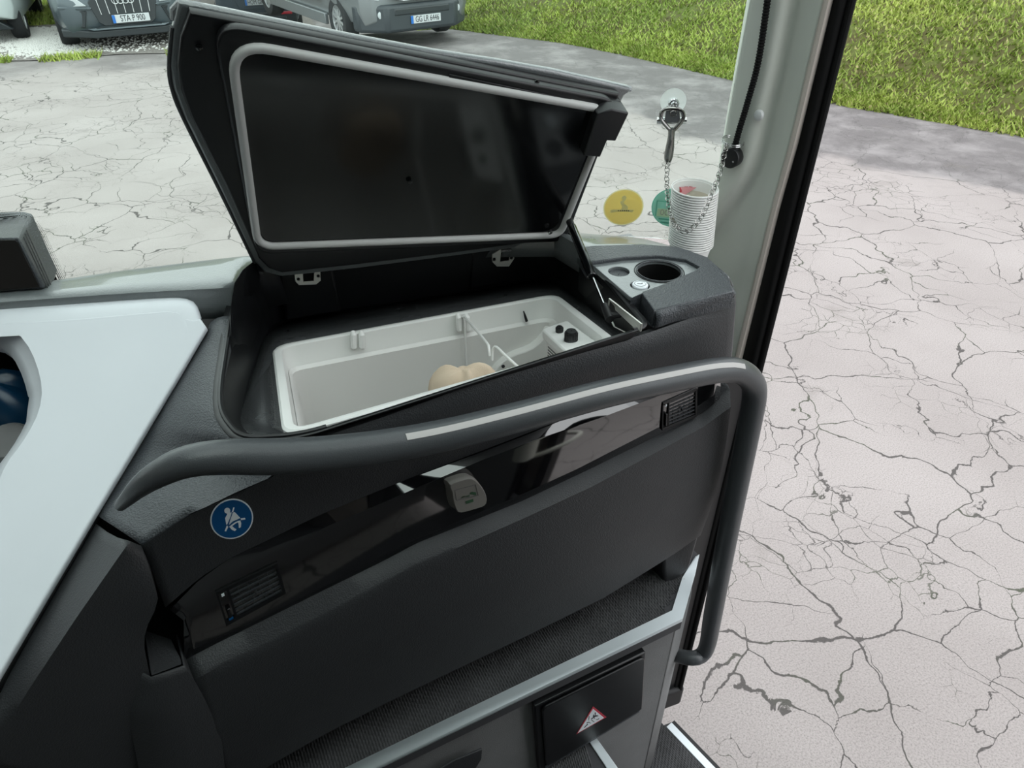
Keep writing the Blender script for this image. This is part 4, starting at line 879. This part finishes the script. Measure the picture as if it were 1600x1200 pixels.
w1 = struct(MB().loft([[glass_pt(p, .004) for p in [(-160, 341), (0, 344), (30, 346), (46, 354), (57, 372), (94, 446)]], [glass_pt(p, .004) for p in [(-160, 470), (0, 460), (20, 458), (40, 455), (60, 452), (88, 450)]]]).build('trim_5', M_dark, solid=.001))
dots = MB(); ed = lin([Vector((*p, 0)) for p in [(-60, 340), (0, 342), (30, 344), (47, 352), (59, 370), (95, 446)]], 90)
for k in range(5):
    for i, e in enumerate(ed):
        t = (ed[min(i+1, 89)]-ed[max(i-1, 0)]).normalized(); n = Vector((t.y, -t.x, 0)); q = e+n*(2+2.6*k)+t*(1.2*(k % 2))
        c_ = glass_pt((q.x, q.y), .004); r = .0013-.0002*k
        F_g = Matrix(((1, 0, 0, c_.x), (0, 0, 1, c_.y), (0, 1, 0, c_.z), (0, 0, 0, 1)))
        b = len(dots.v); dots.v += [F_g@Vector((r*math.cos(a), r*math.sin(a), 0)) for a in [j*math.pi/3 for j in range(6)]]; dots.f.append(tuple(range(b, b+6)))
dd_ = dots.build('frit_dots', M_dark, w1, smooth=0); stuff(dd_)
# ================================================================ ENTRY STEP below the dashboard
TZ = 1.05
RN = Vector((-.126, .992, 0)).normalized(); RD = RN.dot(Vector((0, .633, 0)))
def RP(p, off=.014): return opl(p, RN, RD+off)
E0, E1, E2, E3 = oz((430, 1277), TZ), oz((1066, 968), TZ), oz((1086, 896), TZ), oz((1092, 868), TZ)
J0, J1, J2, J3 = oz((430, 1255), TZ), oz((1050, 956), TZ), oz((1066, 905), TZ), oz((1086, 872), TZ)
sd_ = RN*.5
g = MB(); g.prism([E0, E1, E2, E3, E3+sd_, E0+sd_], (0, 0, -.03)); stp = struct(g.build('entry_step', M_floorin))
g = MB(); d = Vector((0, 0, .004)); e = Vector((0, 0, -.022))
g.loft([[p+d*.2 for p in (J0, J1, J2, J3)], [p+d for p in (J0, J1, J2, J3)], [p+d for p in (E0, E1, E2, E3)], [p+e*.25 for p in (E0, E1, E2, E3)], [p+e+RN*.006 for p in (E0, E1, E2, E3)], [p+e*1.6+RN*.010 for p in (E0, E1, E2, E3)]])
ed_ = g.build('step_edging', M_alu, stp, smooth=20, solid=.0015, bevel=0); ed_['label'] = 'brushed aluminium edging along the carpeted step'
def carpet(name, o, ux, uy, wx_, wy_, pitch, amp, parent, outline=None):
    nx, ny = int(wx_/pitch*4), max(int(wy_/.0026), 4); X = np.linspace(0, wx_, nx); Y = np.linspace(0, wy_, ny)
    rib = np.abs(np.sin(math.pi*X/pitch))[:, None]**.7
    lump = .65+.35*np.sin(Y[None, :]/.0052*math.pi*2/2+rng.random(nx)[:, None]*0+np.floor(X/pitch)[:, None]*2.1)
    Z = amp*(rib*lump+.35*(rng.random((nx, ny))-.5)*rib)
    ux = Vector(ux).normalized(); uy = Vector(uy).normalized(); uz = ux.cross(uy); uz = uz if uz.z > 0 else -uz
    P = np.array(o)[None, None]+X[:, None, None]*np.array(ux)+Y[None, :, None]*np.array(uy)+Z[..., None]*np.array(uz)
    idx = np.arange(nx*ny).reshape(nx, ny); F = np.stack([idx[:-1, :-1], idx[1:, :-1], idx[1:, 1:], idx[:-1, 1:]], -1).reshape(-1, 4)
    if outline is not None:
        cen = P.reshape(-1, 3)[F].mean(1); F = F[outline(cen)]
    off = np.array(wl(parent)); me = bpy.data.meshes.new(name); me.from_pydata((P.reshape(-1, 3)-off).tolist(), [], F.tolist()); me.materials.append(M_carpet)
    me.polygons.foreach_set('use_smooth', [True]*len(me.polygons)); o_ = link(bpy.data.objects.new(name, me)); o_.parent = parent; return stuff(o_)
ex = (J1-J0).normalized(); ey = Vector((-ex.y, ex.x, 0))
def inside(c):
    a = J1; b = J2; n = Vector((b-a)); out = np.ones(len(c), bool)
    jit = .004*np.sin(c[:, 1]*900)+.003*np.sin(c[:, 1]*330)
    for p, q in ((J1, J2), (J2, J3)):
        s = (q.x-p.x)*(c[:, 1]-p.y)-(q.y-p.y)*(c[:, 0]-p.x); L = (q-p).length; out &= s/L > -.002+jit*.8
    return out
carpet('step_carpet', J0+Vector((0, 0, .001)), ex, ey, (J1-J0).length+.12, .30, .0050, .004, stp, inside)
g = MB(); Rr = [RP((300, 1360)), RP((1064, 985))]; rt0, rt1 = Rr[0], E1+RN*.014
g.hexa([Vector((rt0.x, rt0.y, TZ-.03)), Vector((rt1.x, rt1.y, TZ-.03)), Vector((rt1.x, rt1.y, .30)), Vector((rt0.x, rt0.y, .30))], RN*.04); g.build('riser', M_felt, stp)
g = MB(); cxy = Vector((rt1.x, rt1.y, 0)); e3 = Vector((E3.x, E3.y, 0)); e2 = Vector((E2.x, E2.y, 0))
col_ = lambda z: [Vector((p.x, p.y, z)) for p in cat([cxy-RN*.0, cxy+Vector((.012, .012, 0)), e2+Vector((-.008, .0, 0)), e2+Vector((.0, .2, 0))], 14)]
g.loft([col_(TZ-.028), col_(.28)]); g.build('riser_return', M_felt, stp, smooth=60, solid=.003)
# hatch in the riser
hf = quadmap([RP((834, 1103), .0), RP((1008, 1017), .0), RP((1003, 1106), .0), RP((842, 1204), .0)])
def PNq(m, a0, a1, b0, b1, d0, d1):
    q = [hf(a0, b0), hf(a1, b0), hf(a1, b1), hf(a0, b1)]; m.hexa([p-RN*d0 for p in q], -RN*(d1-d0))
g = MB(); PNq(g, 0, 1, .0, 1, -.012, .003); fr2 = g.build('hatch_frame', M_black, stp, bevel=.003)
g = MB(); g.prism([p-RN*.004 for p in roundpoly([hf(.05, .02), hf(.975, .02), hf(.975, .93), hf(.05, .93)], .015, 5)], -RN*.006); ht = g.build('hatch_door', M_black, stp, bevel=.0025); ht['label'] = 'black hatch door in the grey riser below the step'
g = MB(); PNq(g, .05, .96, .945, .985, .004, .007); g.build('hatch_trim', M_pad, fr2, bevel=.001)
g = MB(); g.prism([RP(p, -.001) for p in [(708, 1186), (752, 1168), (751, 1183), (735, 1210), (700, 1215), (660, 1215)]], -RN*.004); g.build('recess_grip', M_pad2, stp, bevel=.001)
# lower tread and sill
q = RP((925, 1167), -.005); LZ = q.z
i0, i1, i2, i3 = oz((925, 1168), LZ), oz((936, 1162), LZ), oz((996, 1245), LZ), oz((980, 1250), LZ)
g = MB(); back = RN*.02
g.prism([i0+back, i1+back, i2, i3, Vector((-.62, i3.y, LZ)), Vector((-.62, i0.y, LZ))], (0, 0, -.03)); lst = struct(g.build('middle_step', M_floorin))
g = MB(); g.prism([p+Vector((0, 0, .001)) for p in (i0+back, i1+back, i2, i3)], (0, 0, .003)); g.hexa([i1+back, i2, i2-Vector((0, 0, .03)), i1+back-Vector((0, 0, .03))], (.002, 0, 0)); g.build('step_edging', M_alu, lst, bevel=.001)
carpet('step_carpet', i0+Vector((-.34, .0, .001)), (1, .12, 0), (-.12, -1, 0), .335, .12, .005, .004, lst)
BZ = .30
s0, s1_ = oz((1053, 1150), BZ), oz((1112, 1212), BZ); sdir = (s1_-s0).normalized(); s0 = s0-sdir*.03; s1_ = s0+sdir*1.1; sn = Vector((sdir.y, -sdir.x, 0)); sn = -sn if sn.x < 0 else sn
g = MB(); g.prism([s0+sn*.03, s1_+sn*.03, s1_-Vector((1.4, 0, 0)), s0-Vector((1.4, 0, 0))], (0, 0, -.05)); bst = struct(g.build('bottom_step', M_floorin))
g = MB(); g.prism([s0+Vector((0, 0, .001)), s1_+Vector((0, 0, .001)), s1_+sn*.022+Vector((0, 0, .001)), s0+sn*.022+Vector((0, 0, .001))], (0, 0, .004)); g.build('sill_edging', M_alu, bst, bevel=.001)
g = MB(); g.prism([s0+sn*.022, s1_+sn*.022, s1_+sn*.034, s0+sn*.034], (0, 0, .002)); g.build('sill_rubber', M_rubber, bst)
carpet('step_carpet', s0-sn*.30+Vector((0, 0, .001))-sdir*.03, sn, sdir, .299, .30, .005, .004, bst)
# lower corner of the door post
sbox('trim_6', M_rubber, (.78, .93, .22), (.887, .985, .31), .01)
# ================================================================ STICKERS
def decal(name, label, M, pieces, cat_='sticker'):
    root = thing(name, label, cat_, M.to_translation())
    return root
# seat belt sticker on the dashboard (outlines measured on the panel plane)
sbk = thing('seat_belt_sticker', 'round blue sticker with white seat-belt pictogram on the dark dashboard panel', 'sticker', PF((362, 810), -.001))
def SB(x, y): return PF((310+x/15, 770+y/15), -.0012)
def sflat(name, m, pts, z, par=sbk, th=.0003): g = MB(); g.prism([SB(*p)-PN*z for p in pts], -PN*th); return g.build(name, m, par, smooth=0)
ell = [(780+math.cos(a)*512*math.cos(-.42)-math.sin(a)*462*math.sin(-.42), 608+math.cos(a)*512*math.sin(-.42)+math.sin(a)*462*math.cos(-.42)) for a in [i*math.pi/32 for i in range(64)]]
ell2 = [(780+(x-780)*.935, 608+(y-608)*.935) for x, y in ell]
sflat('sticker_border', M_stw, ell, 0); sflat('sticker_field', M_blue, ell2, .0003)
sflat('pictogram', M_stw, [(673+70*math.cos(a), 410+66*math.sin(a)) for a in [i*math.pi/12 for i in range(24)]], .0006)
for pl in ([(668, 478), (690, 460), (775, 452), (750, 540), (672, 730), (650, 735), (622, 585), (665, 505)], [(800, 460), (840, 440), (880, 475), (975, 580), (900, 615), (800, 660), (715, 740), (735, 650)],
           [(778, 440), (815, 335), (842, 335), (812, 440)], [(985, 590), (1090, 578), (1098, 612), (995, 628)], [(665, 750), (695, 790), (645, 895), (612, 885)],
           [(718, 785), (770, 745), (860, 680), (920, 655), (980, 640), (1000, 700), (990, 790), (962, 812), (942, 808), (940, 740), (925, 682), (870, 705), (785, 770), (840, 820), (890, 848), (850, 886), (780, 855)]):
    sflat('pictogram', M_stw, pl, .0006)
# warning triangle on the hatch
wt = thing('warning_sticker', 'white triangular warning sticker with red border on the black hatch', 'sticker', RP((925, 1128), -.011))
def WT(x, y, o=0): return RP((880+x/15, 1080+y/15), -.0105-o)
for nm, m, pts, o in (('sticker_border', M_red, [(700, 352), (1015, 605), (305, 1010)], 0), ('sticker_field', M_stw, [(700, 412), (955, 625), (345, 975)], .0003)):
    g = MB(); g.prism([WT(*p, o) for p in pts], -RN*.0003); g.build(nm, m, wt, smooth=0)
for pl in ([(740, 500), (765, 500), (760, 560), (745, 570)], [(690, 580), (790, 560), (830, 575), (790, 590), (700, 610)], [(765, 655), (800, 660), (840, 630), (845, 645), (805, 672), (770, 668)], [(600, 580), (615, 590), (600, 690), (590, 680)],
           [(650, 640), (720, 600), (725, 615), (665, 660)], [(660, 660), (735, 720), (725, 730), (655, 675)], [(545, 740), (600, 715), (645, 745), (640, 757), (600, 735), (550, 755)], [(485, 850), (560, 770), (578, 765), (575, 785), (495, 862)], [(700, 560), (720, 540), (740, 640), (728, 650)]):
    g = MB(); g.prism([WT(*p, .0006) for p in pl], -RN*.0002); g.build('pictogram', M_ink, wt, smooth=0)
# round stickers on the windscreen
def gsticker(name, label, p, r):
    M = glass_frame(p, .005); n = M.to_3x3().col[2]
    if n.dot(C0-M.to_translation()) < 0: M = M@Matrix.Rotation(math.pi, 4, 'Y')
    M = M@Matrix.Rotation(0, 4, 'Z'); root = thing(name, label, 'sticker', M.to_translation()); return M, root
def gflat(name, m, M, pts, z, root): g = MB(); g.prism([M@Vector((x, y, z)) for x, y in pts], M.to_3x3()@Vector((0, 0, .0003))); return g.build(name, m, root, smooth=0)
tt = (glass_pt((974, 324))-C0).dot(_ax); R1 = 30.5*tt/FPX*1.03
M1, ys_ = gsticker('round_sticker', 'round yellow sticker with pale figure on the windscreen', (974, 324), R1)
upx = 1 if (M1.to_3x3().col[0]).dot(_rt) > 0 else -1
gflat('sticker_border', M_yelpale, M1, circ(R1, 48), 0, ys_); gflat('sticker_field', M_yel, M1, circ(R1*.94, 48), .0003, ys_)
fig = [(-.10, .62), (.02, .66), (.10, .55), (.06, .40), (-.02, .32), (.02, .20), (.16, .12), (.24, 0), (.20, -.12), (-.12, -.12), (-.06, .02), (-.14, .18), (-.20, .30), (-.06, .42), (-.16, .50)]
gflat('sticker_figure', M_print, M1, [(x*R1*upx, y*R1) for x, y in fig], .0006, ys_)
gflat('sticker_banner', M_print, M1, [(x*R1*upx, y*R1) for x, y in [(-.62, -.12), (.55, -.12), (.45, -.28), (.22, -.22), (-.3, -.24), (-.62, -.30)]], .0006, ys_)
for k in range(6): gflat('sticker_lettering', M_tin, M1, [((-.26+.1*k+a)*R1*upx, b*R1) for a, b in [(0, -.14), (.06, -.14), (.06, -.20), (0, -.20)]], .0009, ys_)
tt = (glass_pt((1050, 325))-C0).dot(_ax); R2_ = 31*tt/FPX*1.05
M2, ts_ = gsticker('round_sticker', 'round teal sticker on the windscreen, half behind the cup stack', (1051, 325), R2_)
upx = 1 if (M2.to_3x3().col[0]).dot(_rt) > 0 else -1
gflat('sticker_border', M_teald, M2, circ(R2_, 48), 0, ts_); gflat('sticker_field', M_teal, M2, circ(R2_*.96, 48), .0003, ts_)
gflat('sticker_panel', M_print, M2, [(x*R2_*upx, y*R2_) for x, y in [(-.70, -.08), (.3, -.08), (.3, -.50), (-.72, -.50)]], .0006, ts_)
Mtx = M2@Matrix.Translation((-.36*R2_*upx, -.28*R2_, .0009))@(Matrix.Identity(4) if upx > 0 else Matrix.Diagonal((-1, 1, 1, 1)))
text('sticker_lettering', '00', M_beige, Mtx, R2_*.42, .0001, ts_)
for a in ((-.6, -.58, .2, -.66), (-.5, -.76, .3, -.84), (-.78, .32, .2, .29)): gflat('sticker_band', M_teald, M2, [(x*R2_*upx, y*R2_) for x, y in [(a[0], a[1]), (a[2], a[1]), (a[2], a[3]), (a[0], a[3])]], .0006, ts_)
gflat('sticker_band', M_teald, M2, [(x*R2_*upx, y*R2_) for x, y in [(-.78, .32), (-.74, .32), (-.74, -.5), (-.78, -.5)]], .0006, ts_)
# ================================================================ suction hook, bottle opener, chain
hp = glass_pt((1052, 158), .004); HMx = glass_frame((1052, 158), .004); n_ = HMx.to_3x3().col[2]
if n_.dot(C0-hp) < 0: HMx = HMx@Matrix.Rotation(math.pi, 4, 'Y')
hk = thing('suction_hook', 'clear suction cup with metal clip stuck on the windscreen', 'suction hook', hp)
ht_ = (hp-C0).dot(_ax); u1 = ht_/FPX
g = MB(); g.lathe([(20*u1, 0), (20*u1, .001), (13*u1, .004), (7*u1, .010), (.001, .011)], HMx, 36, False); g.build('suction_cup', M_clear, hk, smooth=60)
g = MB(); g.lathe([(8.5*u1, .008), (8.5*u1, .014), (7*u1, .016), (5*u1, .015), (3*u1, .018), (.001, .0185)], HMx, 28, False); g.build('clip_stud', M_chrome, hk)
def HKp(p, z): q = HMx.inverted()@opl(p, HMx.to_3x3().col[2], HMx.to_3x3().col[2].dot(hp)); return HMx@Vector((q.x, q.y, z))
g = MB(); g.tube([HKp((1026, 184), .012), HKp((1072, 184), .012)], .0058, 14); g.tube([HKp((1027, 188), .010), HKp((1071, 188), .010)], .003, 12); g.build('clip_bar', M_chrome, hk)
g = MB(); g.hexa([HKp((1041, 160), .014), HKp((1060, 160), .014), HKp((1063, 186), .016), HKp((1037, 186), .016)], HMx.to_3x3()@Vector((0, 0, .002))); g.build('clip_plate', M_steel, hk, bevel=.0008)
bo_ = thing('bottle_opener', 'metal bottle opener hanging from the suction hook', 'bottle opener', HKp((1048, 240), .02))
M_gun = mat('dark_polished_metal', (.30, .29, .28), .2, metal=1)
g = MB(); lp = cat([HKp(p, .022) for p in [(1047, 196), (1034, 181), (1032, 172), (1037, 164), (1050, 162), (1063, 165), (1067, 174), (1064, 182), (1052, 196)]], 40); g.tube(lp, .0036, 10); g.build('opener_loop', M_gun, bo_)
g = MB(); g.tube(cat([HKp(p, .022) for p in [(1049, 193), (1048, 205), (1046, 222), (1044, 236), (1043, 244)]], 16), [.0075, .0066, .0062, .0062, .0062, .0065, .0069, .0073, .0077, .008, .0083, .0084, .0084, .0082, .0075, .006], 14); g.build('opener_handle', M_gun, bo_)
g = MB(); g.lathe([(.0062, 0), (.0065, .003), (.005, .005), (.001, .005)], HMx@Matrix.Translation(HMx.inverted()@HKp((1051, 169), .022)), 20, False); g.build('opener_boss', M_gun, bo_)
tb0 = (HKp((1043, 240), .022)-C0).dot(_ax)
cpx = [((1043, 241), tb0), ((1043, 254), tb0-.005), ((1042, 270), tb0-.01), ((1042, 290), tb0-.02), ((1044, 315), tb0-.05), ((1050, 342), tb0-.08), ((1060, 357), 1.185), ((1070, 362), 1.175), ((1084, 354), 1.17), ((1098, 335), 1.17), ((1110, 307), 1.175), ((1120, 283), 1.185), ((1128, 257), 1.195), ((1133, 236), 1.21), ((1136, 226), 1.22)]
ch_ = thing('chain', 'thin steel chain drooping from the bottle opener to the gooseneck arm', 'chain', ot((1070, 362), 1.175))
path = cat([ot(p, t) for p, t in cpx], 400); Lc = [0]
for a, b in zip(path, path[1:]): Lc.append(Lc[-1]+(b-a).length)
NL = int(Lc[-1]/.0095); j = 0; prevn = None
for k in range(NL):
    s = Lc[-1]*(k+.5)/NL
    while Lc[j+1] < s: j += 1
    q = path[j].lerp(path[j+1], (s-Lc[j])/(Lc[j+1]-Lc[j])); t = (path[min(j+4, 399)]-path[max(j-4, 0)]).normalized()
    v = (C0-q).normalized(); v = (v-t*v.dot(t)).normalized(); w = t.cross(v); ang = .5 if k % 2 else -.75
    a_ = v*math.sin(ang)+w*math.cos(ang)
    g = MB(); g.tube([q+t*.0066*math.cos(b)+a_*.0046*math.sin(b) for b in [i*math.pi/6 for i in range(12)]], .0008, 5, True); g.build('link', M_gun, ch_)
# gooseneck arm on the pillar with round knob
gn = thing('gooseneck_arm', 'black ribbed gooseneck arm ending in a round knob on the grey pillar', 'gooseneck arm', PL((1142, 245), -.040))
gp = cat([PL(p, -.042) for p in [(1262, -420), (1230, -200), (1205, -40), (1186, 90), (1168, 160), (1156, 200), (1149, 226)]], 240)
g = MB(); g.tube(gp, [.0050+.0007*(1 if i % 2 else -1) for i in range(240)], 12); g.build('ribbed_arm', M_dark, gn, smooth=0)
g = MB(); g.tube([gp[-1]+(gp[-3]-gp[-1])*.2, PL((1146, 240), -.042)], [.0065, .0075], 14); g.build('arm_socket', M_rubber, gn)
ax_ = ((C0-PL((1140, 245), 0)).normalized()*.55+Vector((-1, -.1, 0))*.6+Vector((0, 0, .1))).normalized(); kc = PL((1143, 246), -.042)
fm = frame(kc, ax_.cross(Vector((0, 0, 1))), (0, 0, 1)); fm = fm if fm.to_3x3().col[2].dot(ax_) > 0 else fm@Matrix.Rotation(math.pi, 4, 'X')
g = MB(); g.lathe([(.0165, -.014), (.0175, -.012), (.0175, .006), (.0165, .0075), (.001, .0078)], fm, 30); g.build('end_knob', M_black, gn)
g = MB()
for a, b in ((-.008, .004), (.007, -.004)): g.lathe([(.002, .0076), (.0018, .0082), (.0005, .0082)], fm@Matrix.Translation((a, b, 0)), 8)
g.build('knob_screw', M_steel, gn)
kr = thing('key_ring', 'double steel ring threaded on the gooseneck arm above its knob', 'key ring', PL((1146, 222), -.042))
for dzz, rr in ((0, .019), (.003, .0185)):
    c_ = PL((1145, 222), -.042)+Vector((0, 0, dzz)); g = MB(); g.tube([c_+Vector((rr*math.cos(a), rr*math.sin(a), .003*math.sin(a))) for a in [i*math.pi/16 for i in range(32)]], .0010, 6, True); g.build('ring_turn', M_steel, kr)
# ================================================================ stack of paper cups
c0, c1 = ot((1078, 398), 1.345), ot((1086, 293), 1.255)
cdir = (c1-c0).normalized(); NCUP = 24; stepz = (c1-c0).length/(NCUP+5)*1.0
up_t = (c1-C0).dot(_ax); RT = 37*up_t/FPX
fcup = frame((0, 0, 0), (1, 0, 0), Vector((1, 0, 0)).cross(cdir)*-1)
if fcup.to_3x3().col[2].dot(cdir) < 0: fcup = frame((0, 0, 0), (1, 0, 0), Vector((1, 0, 0)).cross(cdir))
ORD = 'first second third fourth fifth sixth seventh eighth ninth tenth eleventh twelfth thirteenth fourteenth fifteenth sixteenth seventeenth eighteenth nineteenth twentieth twenty-first twenty-second twenty-third twenty-fourth'.split()
HC = .075
def cup_parts(root):
    g = MB(); g.lathe([(RT*.70, -HC), (RT*.90, -.0030), (RT*.98, -.0026), (RT, -.0012), (RT*.985, .0003), (RT*.945, .0003), (RT*.925, -.003), (RT*.67, -HC+.003), (.001, -HC+.003)], Matrix.Translation(wl(root))@fcup, 36, False)
    return g.build('cup_wall', M_cup, root, smooth=30)
proto = None
for i in range(NCUP):
    q = c1-cdir*(stepz*i)
    if i == 0:
        r = thing('paper_cup', 'topmost white paper cup of the stack by the pillar, red print inside', 'cup', q, 'stacked paper cups'); w_ = cup_parts(r); proto = w_
        m = MB(); m.lathe([(RT*.915, -.004), (RT*.70, -HC+.015)], Matrix.Translation(wl(r))@fcup@Matrix.Translation((0, 0, .0)), 36, False); m.build('cup_lining', M_cupin, r)
        F1 = Matrix.Translation(wl(r))@fcup
        def wallp(a, z): rr = RT*(.908+.225/.071*(z+.004)/1.0*.071/.071*.0) if False else RT*(.915+(.70-.915)*(-.004-z)/(HC-.019))-.0006; return F1@Vector((rr*math.cos(a), rr*math.sin(a), z))
        a0 = math.atan2(.97, .15)
        m = MB(); m.add([wallp(a0+.42, -.012), wallp(a0-.55, -.014), wallp(a0+.2, -.032)], [(0, 1, 2)]); m.build('printed_band', M_pink, r, smooth=0)
        for a, b in ((.34, .12), (.08, -.12), (-.16, -.34)):
            m = MB(); m.add([wallp(a0+a, -.0135)+(C0-q)*.0012, wallp(a0+b, -.0138)+(C0-q)*.0012, wallp(a0+b, -.021+.004*(a < 0))+(C0-q)*.0012, wallp(a0+a, -.023+.003*(a < 0))+(C0-q)*.0012], [(0, 1, 2, 3)]); m.build('printed_letter', M_red, r, smooth=0)
    else:
        r = thing('paper_cup', 'white paper cup in the stack by the pillar, %s from the top' % ORD[i], 'cup', q, 'stacked paper cups')
        w_ = proto.copy(); COL.objects.link(w_); w_.parent = r
# ================================================================ small grey-white box on the gloss strip
dv = thing('box_on_strip', 'small grey-white box with label on the glossy black strip', 'device', PF((728, 790), .004))
def DV(x, y, o): return PF((670+x/12, 720+y/12), o)
fp = [(370, 400), (700, 290), (830, 310), (960, 430), (1060, 600), (1090, 740), (1060, 810), (990, 865), (590, 965), (510, 930), (440, 780), (420, 540), (330, 500)]
fp2 = [(400, 500), (700, 430), (880, 400), (985, 500), (1055, 640), (1075, 740), (1030, 815), (600, 940), (530, 920), (470, 790), (430, 560)]
a = cat([DV(x, y, -.012) for x, y in [(375, 420), (560, 340), (720, 300), (830, 320), (950, 430), (1050, 590), (1085, 740), (1040, 825), (900, 880), (590, 960), (500, 910), (440, 740), (410, 560)]], 48, True)
cen = sum(a, Vector())/48
bk = [PF((0, 0), .0)*0+q+PN*.016+(q-cen)*-.02+Vector((-.004, 0, -.002)) for q in a]
g = MB(); g.loft([[q+PN*.001 for q in bk], [q+PN*.004 for q in a], a, [q-PN*.003+(cen-q)*.06 for q in a]], True, True); g.build('box_case', M_stripbox, dv, smooth=50)
lb = [DV(x, y, -.0155) for x, y in [(488, 552), (880, 448), (930, 650), (525, 742)]]
g = MB()
for p, q in zip(lb, lb[1:]+lb[:1]): g.tube([p, q], .0003, 6)
g.build('label_outline', M_tin, dv)
for pl in ([(770, 600), (810, 580), (880, 590), (890, 645), (850, 640), (820, 630), (775, 628)], [(690, 760), (830, 715), (835, 765), (700, 808)]):
    g = MB(); g.prism([DV(x, y, -.0153) for x, y in pl], -PN*.0004); g.build('box_print', M_grn, dv, smooth=0)
lm = frame(DV(690, 675, -.0156), lb[2]-lb[3], lb[0]-lb[3]); lm = lm if lm.to_3x3().col[2].dot(-PN) > 0 else lm
text('box_text', 'AT NO', M_grn, lm, .0042, .0002, dv)
# ================================================================ pale grab pole with handle behind the passenger (seen only as reflection)
def mirror(p): d = PN.dot(p)-.65; return p-PN*(2*d)
pc = mirror(ot((821, 745), 2.0)); pg = thing('grab_pole', 'pale grab pole with looped handle mirrored in the gloss strip', 'grab pole', (pc.x, pc.y, 1.04))
g = MB(); g.tube([(pc.x, pc.y, .98), (pc.x, pc.y, pc.z+.06)], .019, 20); g.build('pole', M_pole, pg)
g = MB(); g.tube([(pc.x, pc.y, pc.z+.06), (pc.x, pc.y, pc.z+.25)], .036, 20); g.build('pole_collar', M_pole, pg)
hpth = [mirror(ot(p, t*2.0/1.85)) for p, t in [((826, 725), 1.84), ((860, 720), 1.80), ((893, 710), 1.80), ((908, 700), 1.82), ((914, 692), 1.86), ((905, 688), 1.9), ((885, 684), 1.94)]]
g = MB(); g.tube(cat(hpth, 30), .009, 12); g.build('pole_handle', M_pole, pg)
